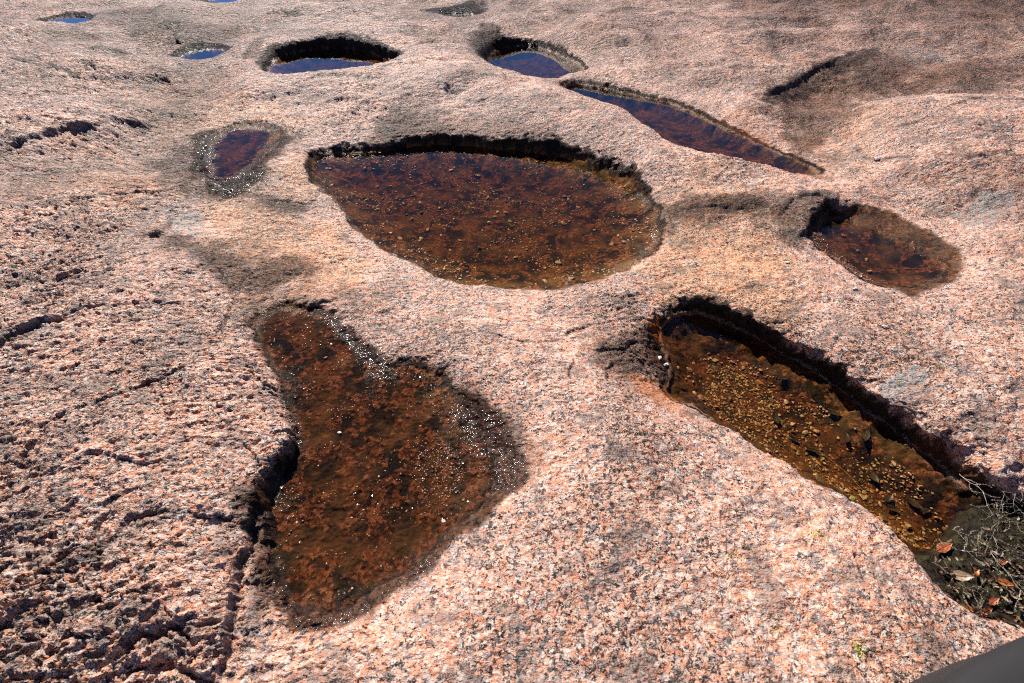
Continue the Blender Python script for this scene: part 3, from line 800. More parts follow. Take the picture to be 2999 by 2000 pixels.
def granite():
    g = NT_('granite')
    pos = g.n('ShaderNodeNewGeometry').outputs['Position']
    nz = g.n('ShaderNodeTexNoise', {'Vector': pos, 'Scale': 95.0, 'Detail': 2.5})
    warp = g.n('ShaderNodeVectorMath', {0: nz.outputs['Color'], 1: (.5, .5, .5)}, operation='SUBTRACT').outputs[0]
    warp = g.n('ShaderNodeVectorMath', {0: warp, 'Scale': .026}, operation='SCALE').outputs[0]
    wp = g.n('ShaderNodeVectorMath', {0: pos, 1: warp}, operation='ADD').outputs[0]
    v1 = g.n('ShaderNodeTexVoronoi', {'Vector': wp, 'Scale': 92.0})
    r1 = g.n('ShaderNodeSeparateColor', {0: v1.outputs['Color']}).outputs[0]
    base = g.ramp(r1, [(0.0, (.10, .075, .07)), (.06, (.19, .145, .135)), (.12, (.33, .26, .24)), (.20, (.42, .32, .29)), (.28, (.55, .385, .31)), (.44, (.56, .325, .235)),
                       (.56, (.53, .25, .16)), (.80, (.50, .215, .13)), (.92, (.57, .32, .23)), (1.0, (.62, .47, .39))])
    v2 = g.n('ShaderNodeTexVoronoi', {'Vector': wp, 'Scale': 175.0})
    r2 = g.n('ShaderNodeSeparateColor', {0: v2.outputs['Color']}).outputs[1]
    clump = g.n('ShaderNodeTexNoise', {'Vector': pos, 'Scale': 24.0, 'Detail': 3.0}).outputs[0]
    thr = g.math('MULTIPLY_ADD', g.math('SUBTRACT', .5, g.attr('tone')), .45, g.math('MULTIPLY_ADD', clump, .66, -.14))
    fleck = g.math('LESS_THAN', r2, thr)
    base = g.mix(g.math('MULTIPLY', fleck, .92), base, (.022, .018, .018, 1))
    r3 = g.n('ShaderNodeSeparateColor', {0: v2.outputs['Color']}).outputs[2]
    base = g.mix(g.math('MULTIPLY', g.math('GREATER_THAN', r3, .86), .6), base, (.68, .60, .55, 1))
    # broad changes of tone
    big = g.attr('tone')
    base = g.mix(.75, base, g.ramp(big, [(.15, (.80, .75, .70)), (.5, (1.0, .99, .97)), (.8, (1.15, 1.09, 1.03))]), 'MULTIPLY')
    mid = g.attr('grime')
    grime = g.ramp(mid, [(.50, (0, 0, 0)), (.80, (1, 1, 1))])
    base = g.mix(g.math('MULTIPLY', grime, .55), base, (.15, .115, .10, 1))
    # stains that belong to the rock, and painted shade
    base = g.mix(g.math('MULTIPLY', g.attr('tan'), .8), base, g.mix(1.0, base, (.98, .80, .50, 1), 'MULTIPLY'))
    base = g.mix(g.attr('brown'), base, g.mix(1.0, base, (.46, .37, .29, 1), 'MULTIPLY'))
    gn = g.n('ShaderNodeTexNoise', {'Vector': pos, 'Scale': 48.0, 'Detail': 5.0, 'Roughness': .65}).outputs[0]
    gm = g.ramp(g.math('MULTIPLY_ADD', g.attr('grey'), .42, g.math('MULTIPLY', gn, 1.1)), [(.84, (0, 0, 0)), (.90, (1, 1, 1))])
    base = g.mix(g.math('MULTIPLY', gm, .75), base, (.27, .26, .245, 1))
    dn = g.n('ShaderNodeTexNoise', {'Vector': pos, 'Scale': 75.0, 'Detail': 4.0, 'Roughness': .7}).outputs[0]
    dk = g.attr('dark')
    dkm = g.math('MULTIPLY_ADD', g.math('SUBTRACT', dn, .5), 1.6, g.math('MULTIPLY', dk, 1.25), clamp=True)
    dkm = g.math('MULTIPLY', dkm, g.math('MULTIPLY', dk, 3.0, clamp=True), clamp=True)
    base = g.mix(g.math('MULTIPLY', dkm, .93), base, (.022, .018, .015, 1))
    base = g.mix(g.math('MULTIPLY', g.attr('cavity_dirt_shade'), .85), base, (.03, .022, .02, 1))  # pits and cracks darkened in colour, for dirt and shade
    base = g.mix(g.math('MULTIPLY', g.attr('orange'), .8), base, g.mix(.65, base, (.50, .14, .02, 1)))
    # silt on the pool floors
    fl = g.attr('floor')
    s1 = g.n('ShaderNodeTexVoronoi', {'Vector': wp, 'Scale': 95.0})
    sr = g.n('ShaderNodeSeparateColor', {0: s1.outputs['Color']}).outputs[0]
    sn = g.attr('silt')
    silt = g.ramp(sn, [(.2, (.014, .010, .005)), (.45, (.036, .023, .010)), (.62, (.078, .044, .016)), (.9, (.15, .07, .024))])
    grit = g.ramp(sr, [(.0, (.02, .012, .006)), (.35, (.075, .030, .01)), (.7, (.26, .085, .027)), (1.0, (.40, .17, .07))])
    gmask = g.ramp(g.attr('gritty'), [(.46, (0, 0, 0)), (.60, (1, 1, 1))])
    floorc = g.mix(g.math('MULTIPLY', gmask, .7), silt, grit)
    floorc = g.mix(g.math('MULTIPLY', g.attr('gold'), .7), floorc, g.mix(.55, floorc, (.30, .15, .022, 1)))
    floorc = g.mix(g.attr('mud'), floorc, g.mix(1.0, floorc, (.50, .38, .34, 1), 'MULTIPLY'))
    base = g.mix(g.math('MULTIPLY', fl, .96), base, floorc)
    wet = g.attr('wet')
    wetc = g.mix(1.0, base, (.42, .34, .28, 1), 'MULTIPLY')
    base = g.mix(g.math('MULTIPLY', wet, g.math('SUBTRACT', 1.0, g.math('MULTIPLY', fl, .92))), base, wetc)
    mp0 = g.n('ShaderNodeMapping', {'Vector': pos, 'Rotation': (0, 0, .38), 'Scale': (17.0, 38.0, 26.0)}).outputs[0]
    ln = g.n('ShaderNodeTexNoise', {'Vector': mp0, 'Scale': 1.0, 'Detail': 5.0, 'Roughness': .72}).outputs[0]
    lf = g.math('MULTIPLY', g.ramp(ln, [(.55, (0, 0, 0)), (.60, (1, 1, 1))]), g.math('MULTIPLY', g.attr('rgh'), 1.0, clamp=True))
    base = g.mix(g.math('MULTIPLY', lf, .8), base, (.035, .028, .024, 1))
    g.link(base, g.b.inputs['Base Color'])
    rough = g.math('MULTIPLY_ADD', wet, -.2, .58)
    g.link(rough, g.b.inputs['Roughness'])
    g.b.inputs['Specular IOR Level'].default_value = .5
    above = g.math('SUBTRACT', 1.0, g.attr('under'))
    g.link(g.math('MULTIPLY', g.attr('gloss'), above), g.b.inputs['Coat Weight'])
    g.link(g.math('MULTIPLY', above, g.math('MAXIMUM', g.math('SUBTRACT', g.math('MULTIPLY_ADD', dkm, -.22, .28), g.math('MULTIPLY', wet, .2)), .03)), g.b.inputs['Specular IOR Level'])
    g.b.inputs['Coat Roughness'].default_value = .10
    g.b.inputs['Coat IOR'].default_value = 1.34
    # fine relief: crystals standing proud
    hgt = g.math('MULTIPLY_ADD', v1.outputs['Distance'], -60.0 * .012, g.math('MULTIPLY', r1, .35))
    fine = g.n('ShaderNodeTexNoise', {'Vector': pos, 'Scale': 210.0, 'Detail': 4.0, 'Roughness': .65}).outputs[0]
    hgt = g.math('MULTIPLY_ADD', fine, .8, hgt)
    mp = g.n('ShaderNodeMapping', {'Vector': pos, 'Rotation': (0, 0, .38), 'Scale': (20.0, 44.0, 30.0)}).outputs[0]
    rn = g.n('ShaderNodeTexNoise', {'Vector': mp, 'Scale': 1.0, 'Detail': 4.0, 'Roughness': .68})
    rgh = g.attr('rgh')
    hgt = g.math('ADD', hgt, g.math('MULTIPLY', g.math('MULTIPLY', g.n('ShaderNodeSeparateColor', {0: rn.outputs['Color']}).outputs[0], rgh), 30.0))
    wn2 = g.n('ShaderNodeTexNoise', {'Vector': pos, 'Scale': 75.0, 'Detail': 1.0}).outputs[0]
    hgt = g.math('ADD', hgt, g.math('MULTIPLY', g.math('MULTIPLY', wn2, wet), .9))
    bump = g.n('ShaderNodeBump', {'Strength': g.math('MULTIPLY_ADD', wet, -.2, .7), 'Distance': .005, 'Height': hgt})
    g.link(bump.outputs[0], g.b.inputs['Normal'])
    g.link(bump.outputs[0], g.b.inputs['Coat Normal'])
    return g.m


ground.data.materials.append(granite())


def water_mat(name, density):
    g = NT_(name)
    g.t.nodes.remove(g.b)
    fr = g.n('ShaderNodeFresnel', {'IOR': 1.26})
    pos = g.n('ShaderNodeNewGeometry').outputs['Position']
    wn_ = g.n('ShaderNodeTexNoise', {'Vector': pos, 'Scale': 14.0, 'Detail': 2.0}).outputs[0]
    bp = g.n('ShaderNodeBump', {'Strength': .05, 'Distance': .004, 'Height': wn_}).outputs[0]
    tr = g.n('ShaderNodeBsdfTransparent', {'Color': (1, 1, 1, 1)})
    gl = g.n('ShaderNodeBsdfGlossy', {'Color': (1, 1, 1, 1), 'Roughness': .015, 'Normal': bp})
    mx = g.n('ShaderNodeMixShader', {0: fr.outputs[0], 1: tr.outputs[0], 2: gl.outputs[0]})
    g.link(mx.outputs[0], g.out.inputs['Surface'])
    va = g.n('ShaderNodeVolumeAbsorption', {'Color': (.74, .60, .30, 1), 'Density': density})
    g.link(va.outputs[0], g.out.inputs['Volume'])
    return g.m


WATER = water_mat('tea_coloured_water', 8.0)
LABELS = {
 'main': 'brown clear water of the large oval pool in the middle',
 'upper': 'blue reflecting water under the dark far wall of the upper left pool',
 'round': 'deep blue round pool at the top beside the black stained rim',
 'long': 'long narrow bluish pool behind the central ridge',
 'right': 'shallow purple brown water beside the loose gravel in the right hollow',
 'near_right': 'golden brown water of the deep pool in the right foreground',
 'wet_near': 'thin film of water over brown silt in the near left hollow',
 'wet_left': 'shallow grey puddle left of the large oval pool',
 'small': 'small blue puddle at the upper left beside the upper pool',
 'far_left': 'tiny blue puddle in the top left corner area',
 'far_mid': 'tiny blue puddle under a dark ledge at the top middle',
 'far_top': 'sliver of blue puddle cut by the top edge',
}
for name, P in POOLS.items():
    poly = P['poly']
    nxt, prv = np.roll(poly, -1, 0), np.roll(poly, 1, 0)
    tg = nxt - prv
    nrm = np.stack([tg[:, 1], -tg[:, 0]], -1); nrm /= np.linalg.norm(nrm, axis=1)[:, None] + 1e-9
    area = 0.5 * np.sum(poly[:, 0] * nxt[:, 1] - nxt[:, 0] * poly[:, 1])
    if area < 0: nrm = -nrm
    q = poly + nrm * .022
    if area < 0: q = q[::-1]
    n = len(q)
    bm = bmesh.new()
    top = [bm.verts.new((a[0], a[1], P['level'])) for a in q]
    bot = [bm.verts.new((a[0], a[1], P['level'] - .5)) for a in q]
    bm.faces.new(top); bm.faces.new(bot[::-1])
    for i in range(n):
        bm.faces.new((top[i], bot[i], bot[(i + 1) % n], top[(i + 1) % n]))
    bmesh.ops.recalc_face_normals(bm, faces=bm.faces)
    wm = bpy.data.meshes.new('water')
    bm.to_mesh(wm); bm.free()
    wo = bpy.data.objects.new('water', wm)
    COL.objects.link(wo)
    wm.materials.append(WATER)
    wo['kind'] = 'structure'; wo['label'] = LABELS[name]


# ------------------------------------------------------------------ small things lying about
def on_ground(u, v):
    """points of the rock surface under the survey positions (u, v)"""
    u = np.atleast_1d(np.asarray(u, float)); v = np.atleast_1d(np.asarray(v, float))
    h = np.zeros(u.shape)
    for _ in range(5):
        p = W(u, v, h)
        h = .3 * h + .7 * ground_z(p[..., 0], p[..., 1])
    p = W(u, v, h)
    return np.column_stack([p, ground_z(p[:, 0], p[:, 1])])


def new_obj(name, mesh, mat=None, parent=None, smooth=False):
    o = bpy.data.objects.new(name, mesh)
    COL.objects.link(o)
    if mat is not None and not len(mesh.materials):
        mesh.materials.append(mat)
    if smooth:
        mesh.polygons.foreach_set('use_smooth', np.ones(len(mesh.polygons), bool))
    if parent is not None:
        o.parent = parent
    return o


def tag(o, label, cat, group=None):
    o['label'] = label; o['category'] = cat
    if group:
        o['group'] = group
    return o


def empty(name, loc, rot=(0, 0, 0)):
    o = bpy.data.objects.new(name, None)
    o.empty_display_size = .02
    COL.objects.link(o)
    o.location = loc; o.rotation_euler = rot
    return o


def stone_mat(name, stops, rough, attr=None, coat=0.0):
    g = NT_(name)
    rnd = g.attr(attr) if attr else g.n('ShaderNodeObjectInfo').outputs['Random']
    c = g.ramp(rnd, stops)
    tc = g.n('ShaderNodeNewGeometry').outputs['Position']
    nz = g.n('ShaderNodeTexNoise', {'Vector': tc, 'Scale': 160.0, 'Detail': 4.0, 'Roughness': .7}).outputs[0]
    c = g.mix(.8, c, g.ramp(nz, [(.32, (.35, .32, .3)), (.5, (.9, .9, .9)), (.7, (1.3, 1.2, 1.1))]), 'MULTIPLY')
    g.link(c, g.b.inputs['Base Color'])
    g.b.inputs['Roughness'].default_value = rough
    g.b.inputs['Coat Weight'].default_value = coat
    g.b.inputs['Coat Roughness'].default_value = .08
    bp = g.n('ShaderNodeBump', {'Strength': .5, 'Distance': .002, 'Height': nz})
    g.link(bp.outputs[0], g.b.inputs['Normal'])
    return g.m


RUST = [(0, (.08, .05, .02)), (.2, (.20, .10, .04)), (.42, (.42, .19, .075)), (.62, (.54, .27, .12)), (.78, (.32, .26, .09)), (.9, (.50, .35, .18)), (1, (.62, .46, .32))]
M_PEB = stone_mat('submerged_pebble', RUST, .6)
M_GRV = stone_mat('submerged_gravel', RUST, .6, 'rnd')
M_WETP = stone_mat('wet_pebble', [(0, (.10, .05, .02)), (.4, (.30, .11, .045)), (.75, (.42, .17, .08)), (1, (.5, .34, .22))], .4, None, .8)
M_WETG = stone_mat('wet_gravel', [(0, (.06, .03, .014)), (.4, (.22, .085, .03)), (.75, (.36, .14, .06)), (1, (.46, .30, .19))], .4, 'rnd', .8)
M_PALE = stone_mat('pale_stone', [(0, (.55, .45, .40)), (1, (.72, .66, .60))], .6)
M_RED = stone_mat('red_granite_chip', [(0, (.40, .17, .11)), (1, (.46, .22, .15))], .6)
M_ORANGE = stone_mat('orange_stone', [(0, (.42, .14, .05)), (1, (.50, .20, .09))], .5, None, .4)
M_GREYS = stone_mat('grey_stone', [(0, (.12, .12, .14)), (1, (.16, .16, .18))], .4, None, .5)
M_GRN = stone_mat('mossy_stone', [(0, (.26, .20, .05)), (1, (.34, .26, .07))], .6)


def stone_mesh(seed, flat, n=15):
    r = random.Random(seed)
    bm = bmesh.new()
    for _ in range(n):
        v = Vector((r.gauss(0, 1), r.gauss(0, 1), r.gauss(0, 1))).normalized() * r.uniform(.8, 1.0)
        bm.verts.new((v.x * .5, v.y * .5 * r.uniform(.7, .85), v.z * .5 * flat))
    res = bmesh.ops.convex_hull(bm, input=bm.verts)
    bad = [g for g in res['geom_interior'] if isinstance(g, bmesh.types.BMVert)]
    bmesh.ops.delete(bm, geom=bad, context='VERTS')
    m = bpy.data.meshes.new('pebble')
    bm.to_mesh(m); bm.free()
    return m


STONES = [stone_mesh(i, .42 + .3 * (i % 4) / 3) for i in range(14)]


def inside(poly, x, y):
    ins = np.zeros(x.shape, bool)
    for i in range(len(poly)):
        a, b = poly[i], poly[(i + 1) % len(poly)]
        c = (a[1] > y) != (b[1] > y)
        ins ^= c & (x < a[0] + (y - a[1]) * (b[0] - a[0]) / (b[1] - a[1] + 1e-12))
    return ins


def scatter(poly, n, margin, seed, clump=4.0, thr=-.1):
    r = np.random.default_rng(seed)
    out = []
    lo, hi = poly.min(0), poly.max(0)
    while sum(len(o) for o in out) < n:
        p = r.uniform(lo, hi, (n * 6, 2))
        k = inside(poly, p[:, 0], p[:, 1])
        k &= fbm(p[:, 0] * clump, p[:, 1] * clump, 2, seed) + r.uniform(-.35, .35, len(p)) > thr
        p = p[k]
        _, d, _, _ = line_dist(p[:, 0], p[:, 1], poly, True, 1.0)
        out.append(p[d > margin])
    return np.concatenate(out)[:n]


def pebbles(poly, n, smin, smax, margin, seed, mat, label, group, thr=-.1, sink=.3):
    """the larger stones of a pool floor, one object each"""
    p = scatter(poly, n, margin, seed, thr=thr)
    r = random.Random(seed)
    z = ground_z(p[:, 0], p[:, 1])
    for i, (x, y) in enumerate(p):
        base = r.choice(STONES)
        key = (base.name, mat.name)
        if key not in _shared:
            m = base.copy(); m.materials.append(mat); _shared[key] = m
        o = bpy.data.objects.new('pebble', _shared[key])
        COL.objects.link(o)
        sc = smin + (smax - smin) * r.random() ** 2.6
        o.scale = (sc, sc * r.uniform(.6, 1.1), sc * r.uniform(.45, .9))
        o.location = (x, y, z[i] + sc * .5 * .5 * (1 - 2 * sink) + .001)
        o.rotation_euler = (r.uniform(-.2, .2), r.uniform(-.2, .2), r.uniform(0, 6.28))
        tag(o, label, 'pebble', group)


_shared = {}


def gravel(poly, n, smin, smax, margin, seed, mat, label, thr=-.1, clump=5.0, pts=None):
    """the countless small grit between the pebbles"""
    p = scatter(poly, n, margin, seed + 50, clump, thr) if pts is None else pts
    n = len(p)
    z = ground_z(p[:, 0], p[:, 1])
    r = np.random.default_rng(seed)
    vs_, fs_, rnd, off = [], [], [], 0
    bases = []
    for b in STONES[:6]:
        v = np.array([q.co for q in b.vertices]); f = [tuple(q.vertices) for q in b.polygons]
        bases.append((v, f))
    for i in range(n):
        v, f = bases[i % 6]
        sc = smin + (smax - smin) * r.random() ** 2.2
        a = r.uniform(0, 6.28)
        ca, sa = math.cos(a), math.sin(a)
        q = v * [sc, sc * r.uniform(.7, 1.1), sc * .8]
        q = np.column_stack([q[:, 0] * ca - q[:, 1] * sa + p[i, 0], q[:, 0] * sa + q[:, 1] * ca + p[i, 1], q[:, 2] + z[i] + sc * .1])
        vs_.append(q); fs_ += [tuple(k + off for k in t) for t in f]
        off += len(q); rnd.append(np.full(len(q), r.random()))
    m = bpy.data.meshes.new('gravel')
    m.from_pydata(np.concatenate(vs_).tolist(), [], fs_)
    a = m.attributes.new('rnd', 'FLOAT', 'POINT'); a.data.foreach_set('value', np.concatenate(rnd).astype(np.float32))
    o = new_obj('gravel', m, mat)
    o['kind'] = 'stuff'; o['label'] = label
    return o


PM, PN, PR, PW = (POOLS[k]['poly'] for k in ('main', 'near_right', 'right', 'wet_near'))
PN_open = PN[inside(W(*np.array([(1500,690),(2400,1100),(2200,1330),(1900,1180),(1480,960)]).T, -.13), PN[:, 0], PN[:, 1])]
PN_open = W(*np.array([(1580,790),(1680,800),(1790,850),(1900,930),(2000,1000),(2080,1070),(2150,1130),(2200,1190),(2180,1260),(2120,1250),(2000,1170),(1900,1110),(1800,1060),(1690,980),(1620,930),(1570,870)]).T, -.16)
pebbles(PM, 110, .018, .046, .05, 11, M_PEB, 'rusty pebble lying on the floor of the large oval pool', 'pebbles on the floor of the large oval pool')
pebbles(PN_open, 110, .013, .038, .0, 12, M_PEB, 'rusty pebble lying on the floor of the golden brown pool', 'pebbles on the floor of the right foreground pool', thr=-.4)
gravel(PM, 2600, .005, .019, .02, 21, M_GRV, 'small rusty grit on the floor of the large oval pool', .12, 3.0)
gravel(PN_open, 2400, .005, .017, .0, 22, M_GRV, 'small rusty grit on the floor of the right foreground pool', -.05, 5.0)
R_SHORE = W(*np.array([(1862,545),(1880,520),(1910,560),(1960,590),(1990,620),(2010,650),(1980,650),(1920,615),(1875,580)]).T, -.06)
pebbles(R_SHORE, 36, .010, .024, .0, 13, M_WETP, 'wet orange pebble at the gravelly shore of the right hollow', 'wet pebbles on the shore of the right hollow', thr=-.8)
gravel(R_SHORE, 700, .004, .011, .0, 23, M_WETG, 'wet orange grit along the shore of the right hollow', -.8)
W_PATCH = W(*np.array([(960,1040),(1010,1010),(1060,1040),(1070,1090),(1030,1140),(970,1130),(940,1090)]).T, -.05)
pebbles(W_PATCH, 24, .006, .012, .0, 14, M_WETP, 'wet orange pebble of the gravel patch in the near silty hollow', 'pebbles of the gravel patch in the near hollow', thr=-.8)
gravel(W_PATCH, 420, .003, .008, .0, 24, M_WETG, 'patch of wet orange grit in the near silty hollow', -.8)
gravel(PW, 900, .003, .009, .01, 25, M_WETG, 'scattered wet grit on the silt of the near hollow', .15, 9.0)

# stones that one can tell apart
for u, v, sz, mt, lab in (
    (2030, 752, .030, M_PALE, 'whitish stone lying alone above the golden brown pool'),
    (1808, 604, .024, M_PALE, 'pale pebble on dry rock just left of the right hollow'),
    (1779, 583, .014, M_PALE, 'tiny pale pebble left of the pale pebble by the right hollow'),
    (1962, 664, .024, M_PALE, 'pale stone on the near rim of the right hollow'),
    (1989, 597, .026, M_ORANGE, 'orange stone poking out of the purple water, the upper of two'),
    (1996, 624, .028, M_ORANGE, 'orange stone poking out of the purple water, the lower of two'),
    (1935, 543, .028, M_ORANGE, 'orange stone where the purple water meets the brown wet slope'),
    (1969, 577, .022, M_GREYS, 'dark grey pebble in the right hollow among orange gravel'),
    (1515, 822, .022, M_PALE, 'pale wet stone at the upper left end of the golden pool'),
    (1529, 838, .024, M_PALE, 'larger pale wet stone at the upper left end of the golden pool'),
    (1557, 843, .016, M_ORANGE, 'orange pebble beside the pale wet stones of the golden pool'),
    (2056, 880, .030, M_GRN, 'brown lichen crusted stone on the rim above the golden pool'),
    (2142, 934, .032, M_RED, 'reddish flat chip of granite near the grey lichen'),
    (761, 791, .014, M_PALE, 'pale pebble in the upper part of the near silty hollow'),
    (748, 822, .015, M_ORANGE, 'round orange pebble in the upper part of the near silty hollow'),
    (780, 994, .016, M_PALE, 'yellowish pebble in the middle of the near silty hollow'),
    (1018, 1197, .014, M_PALE, 'pale pebble at the lower right edge of the near silty hollow'),
    (2012, 366, .040, M_PALE, 'pale pink stone lying on the right dome')):
    p = on_ground(u, v)[0]
    base = stone_mesh(int(u * 7 + v), .62, 24)
    o = new_obj('stone', base, mt)
    o.scale = (sz * 1.1, sz, sz * .85)
    o.location = (p[0], p[1], p[2] + sz * .16)
    o.rotation_euler = (.1, -.1, u * .37)
    tag(o, lab, 'stone')


# ---- yellow-green lichen crusts
def lichen_mat(name, col):
    g = NT_(name)
    p = g.n('ShaderNodeNewGeometry').outputs['Position']
    nz = g.n('ShaderNodeTexNoise', {'Vector': p, 'Scale': 300.0, 'Detail': 3.0}).outputs[0]
    c = g.mix(.7, (*col, 1), g.ramp(nz, [(.3, (.4, .4, .35)), (.7, (1.25, 1.2, 1.1))]), 'MULTIPLY')
    g.link(c, g.b.inputs['Base Color'])
    g.b.inputs['Roughness'].default_value = .85
    return g.m


M_LICH = lichen_mat('yellow_green_lichen', (.42, .44, .05))


def lichen(u, v, ru, rv, n, label, group=None, seed=0):
    r = np.random.default_rng(int(u * 13 + v) + seed)
    uu = u + r.normal(0, ru * .45, n); vv = v + r.normal(0, rv * .45, n)
    uu += .35 * (vv - v)
    p = on_ground(uu, vv)
    keep = noise(p[:, 0] * 60, p[:, 1] * 60, 7) > -.25
    p = p[keep] if keep.sum() > 4 else p
    c = p.mean(0)
    bm = bmesh.new()
    for q in p:
        rad = r.uniform(.0013, .0032)
        k = 7
        ring = []
        for j in range(k):
            a = 2 * math.pi * j / k
            rr = rad * r.uniform(.65, 1.3)
            ring.append(bm.verts.new((q[0] - c[0] + rr * math.cos(a), q[1] - c[1] + rr * math.sin(a), q[2] - c[2] - .0012)))
        t = bm.verts.new((q[0] - c[0], q[1] - c[1], q[2] - c[2] + .0022))
        for j in range(k):
            bm.faces.new((ring[j], ring[(j + 1) % k], t))
    m = bpy.data.meshes.new('lichen')
    bm.to_mesh(m); bm.free()
    o = new_obj('lichen', m, M_LICH)
    o.location = c
    tag(o, label, 'lichen', group)


for u, v, ru, rv, n, lab in (
    (1876, 1228, 42, 22, 110, 'largest yellow green lichen crust, on the foreground rock below the golden pool'),
    (1692, 1274, 20, 14, 30, 'small yellow green lichen left of the largest lichen crust'),
    (1972, 1494, 22, 26, 60, 'yellow green lichen streak near the bottom edge at right'),
    (1787, 1441, 14, 12, 22, 'tiny yellow green lichen near the bottom edge, left of the streak'),
    (1992, 780, 26, 10, 40, 'yellow green lichen streak just above the golden pool rim'),
    (2034, 790, 18, 10, 28, 'yellow green lichen right of the streak above the golden pool'),
    (2077, 763, 14, 10, 18, 'yellow green lichen beside the whitish stone'),
    (2159, 841, 22, 10, 30, 'yellow green lichen right of the grey lichen patch'),
    (2034, 824, 12, 8, 14, 'tiny yellow green lichen above the grey lichen patch'),
    (2329, 609, 12, 10, 14, 'tiny yellow green lichen near the right edge below the dome'),
    (2016, 287, 18, 12, 26, 'yellow green lichen on the left shoulder of the right dome'),
    (2092, 346, 14, 12, 20, 'yellow green lichen in the middle of the right dome'),
    (2155, 340, 12, 10, 14, 'tiny yellow green lichen in the middle right of the dome'),
    (2232, 343, 12, 10, 16, 'yellow green lichen on the right part of the dome'),
    (2328, 350, 14, 12, 20, 'yellow green lichen at the far right of the dome'),
    (1249, 247, 14, 8, 20, 'yellow green lichen on the ridge above the large oval pool'),
    (954, 227, 14, 8, 18, 'yellow green lichen on the ridge left of the round pool'),
    (1727, 452, 14, 9, 22, 'yellow green lichen beside the dark ledge right of the large pool')):
    lichen(u, v, ru, rv, n, lab)


# ---- leaves
def leaf_mat(name, c1, c2, coat=.2):
    g = NT_(name)
    p = g.n('ShaderNodeTexCoord').outputs['Object']
    nz = g.n('ShaderNodeTexNoise', {'Vector': p, 'Scale': 55.0, 'Detail': 5.0, 'Roughness': .65}).outputs[0]
    c = g.ramp(nz, [(.35, c1), (.62, c2)])
    g.link(c, g.b.inputs['Base Color'])
    g.b.inputs['Roughness'].default_value = .45
    g.b.inputs['Coat Weight'].default_value = coat
    g.b.inputs['Coat Roughness'].default_value = .15
    return g.m


M_LRED = leaf_mat('red_brown_leaf', (.14, .03, .012), (.42, .12, .03), .5)
M_LORG = leaf_mat('orange_leaf', (.22, .06, .012), (.50, .17, .03), .4)
M_LTAN = leaf_mat('tan_leaf', (.20, .13, .07), (.42, .30, .19), .1)
M_LDRK = leaf_mat('sodden_leaf', (.018, .012, .006), (.055, .032, .012), 0)


def leaf_mesh(L, Wd, curl, cup, seed):
    r = random.Random(seed)
    nu, nv = 12, 6
    top, bot = [], []
    bm = bmesh.new()
    for k, lst in ((0, top), (1, bot)):
        for i in range(nu + 1):
            t = i / nu
            w = Wd * .5 * (math.sin(math.pi * min(max(t, .012), .988) ** .85) ** .8)
            w *= 1 + .06 * math.sin(t * 21 + seed)
            row = []
            for j in range(nv + 1):
                q = j / nv * 2 - 1
                z = curl * (t - .5) ** 2 * L * 2 + cup * q * q * Wd * .5 + .02 * L * math.sin(t * 7 + seed) * q
                row.append(bm.verts.new(((t - .5) * L, q * w, z - k * .0005)))
            lst.append(row)
    for i in range(nu):
        for j in range(nv):
            bm.faces.new((top[i][j], top[i + 1][j], top[i + 1][j + 1], top[i][j + 1]))
            bm.faces.new((bot[i][j + 1], bot[i + 1][j + 1], bot[i + 1][j], bot[i][j]))
    m = bpy.data.meshes.new('blade')
    bm.to_mesh(m); bm.free()
    return m


def tube_mesh(name, pts, r0, r1, sides=5):
    pts = [Vector(p) for p in pts]
    bm = bmesh.new()
    rings = []
    for i, p in enumerate(pts):
        d = (pts[min(i + 1, len(pts) - 1)] - pts[max(i - 1, 0)]).normalized()
        a = d.cross(Vector((.31, .17, .93))).normalized(); b = d.cross(a)
        rr = r0 + (r1 - r0) * i / (len(pts) - 1)
        rings.append([bm.verts.new(p + (a * math.cos(6.2832 * k / sides) + b * math.sin(6.2832 * k / sides)) * rr) for k in range(sides)])
    for i in range(len(pts) - 1):
        for k in range(sides):
            bm.faces.new((rings[i][k], rings[i][(k + 1) % sides], rings[i + 1][(k + 1) % sides], rings[i + 1][k]))
    bm.faces.new(rings[0][::-1]); bm.faces.new(rings[-1])
    m = bpy.data.meshes.new(name)
    bm.to_mesh(m); bm.free()
    return m


def leaf(loc, L, Wd, rz, tilt, mat, label, seed, curl=.25, cup=.2, group=None):
    L, Wd = L * .85, Wd * .85
    t = empty('leaf', loc, (tilt[0], tilt[1], rz))
    new_obj('blade', leaf_mesh(L, Wd, curl, cup, seed), mat, t, True)
    mid = [(x * L, 0, curl * x * x * L * 2 + .0007) for x in (-.5, -.3, -.1, .1, .3, .48)]
    new_obj('midrib', tube_mesh('midrib', mid, .0009, .0003, 5), mat, t, True)
    z0 = curl * .25 * L * 2
    new_obj('stalk', tube_mesh('stalk', [(-.5 * L, 0, z0), (-.56 * L, .002, z0 + .002), (-.62 * L, .005, z0 + .003)], .0009, .0007, 5), mat, t, True)
    tag(t, label, 'leaf', group)


def at(u, v, h):
    p = W(u, v, h)
    return (float(p[0]), float(p[1]), h)


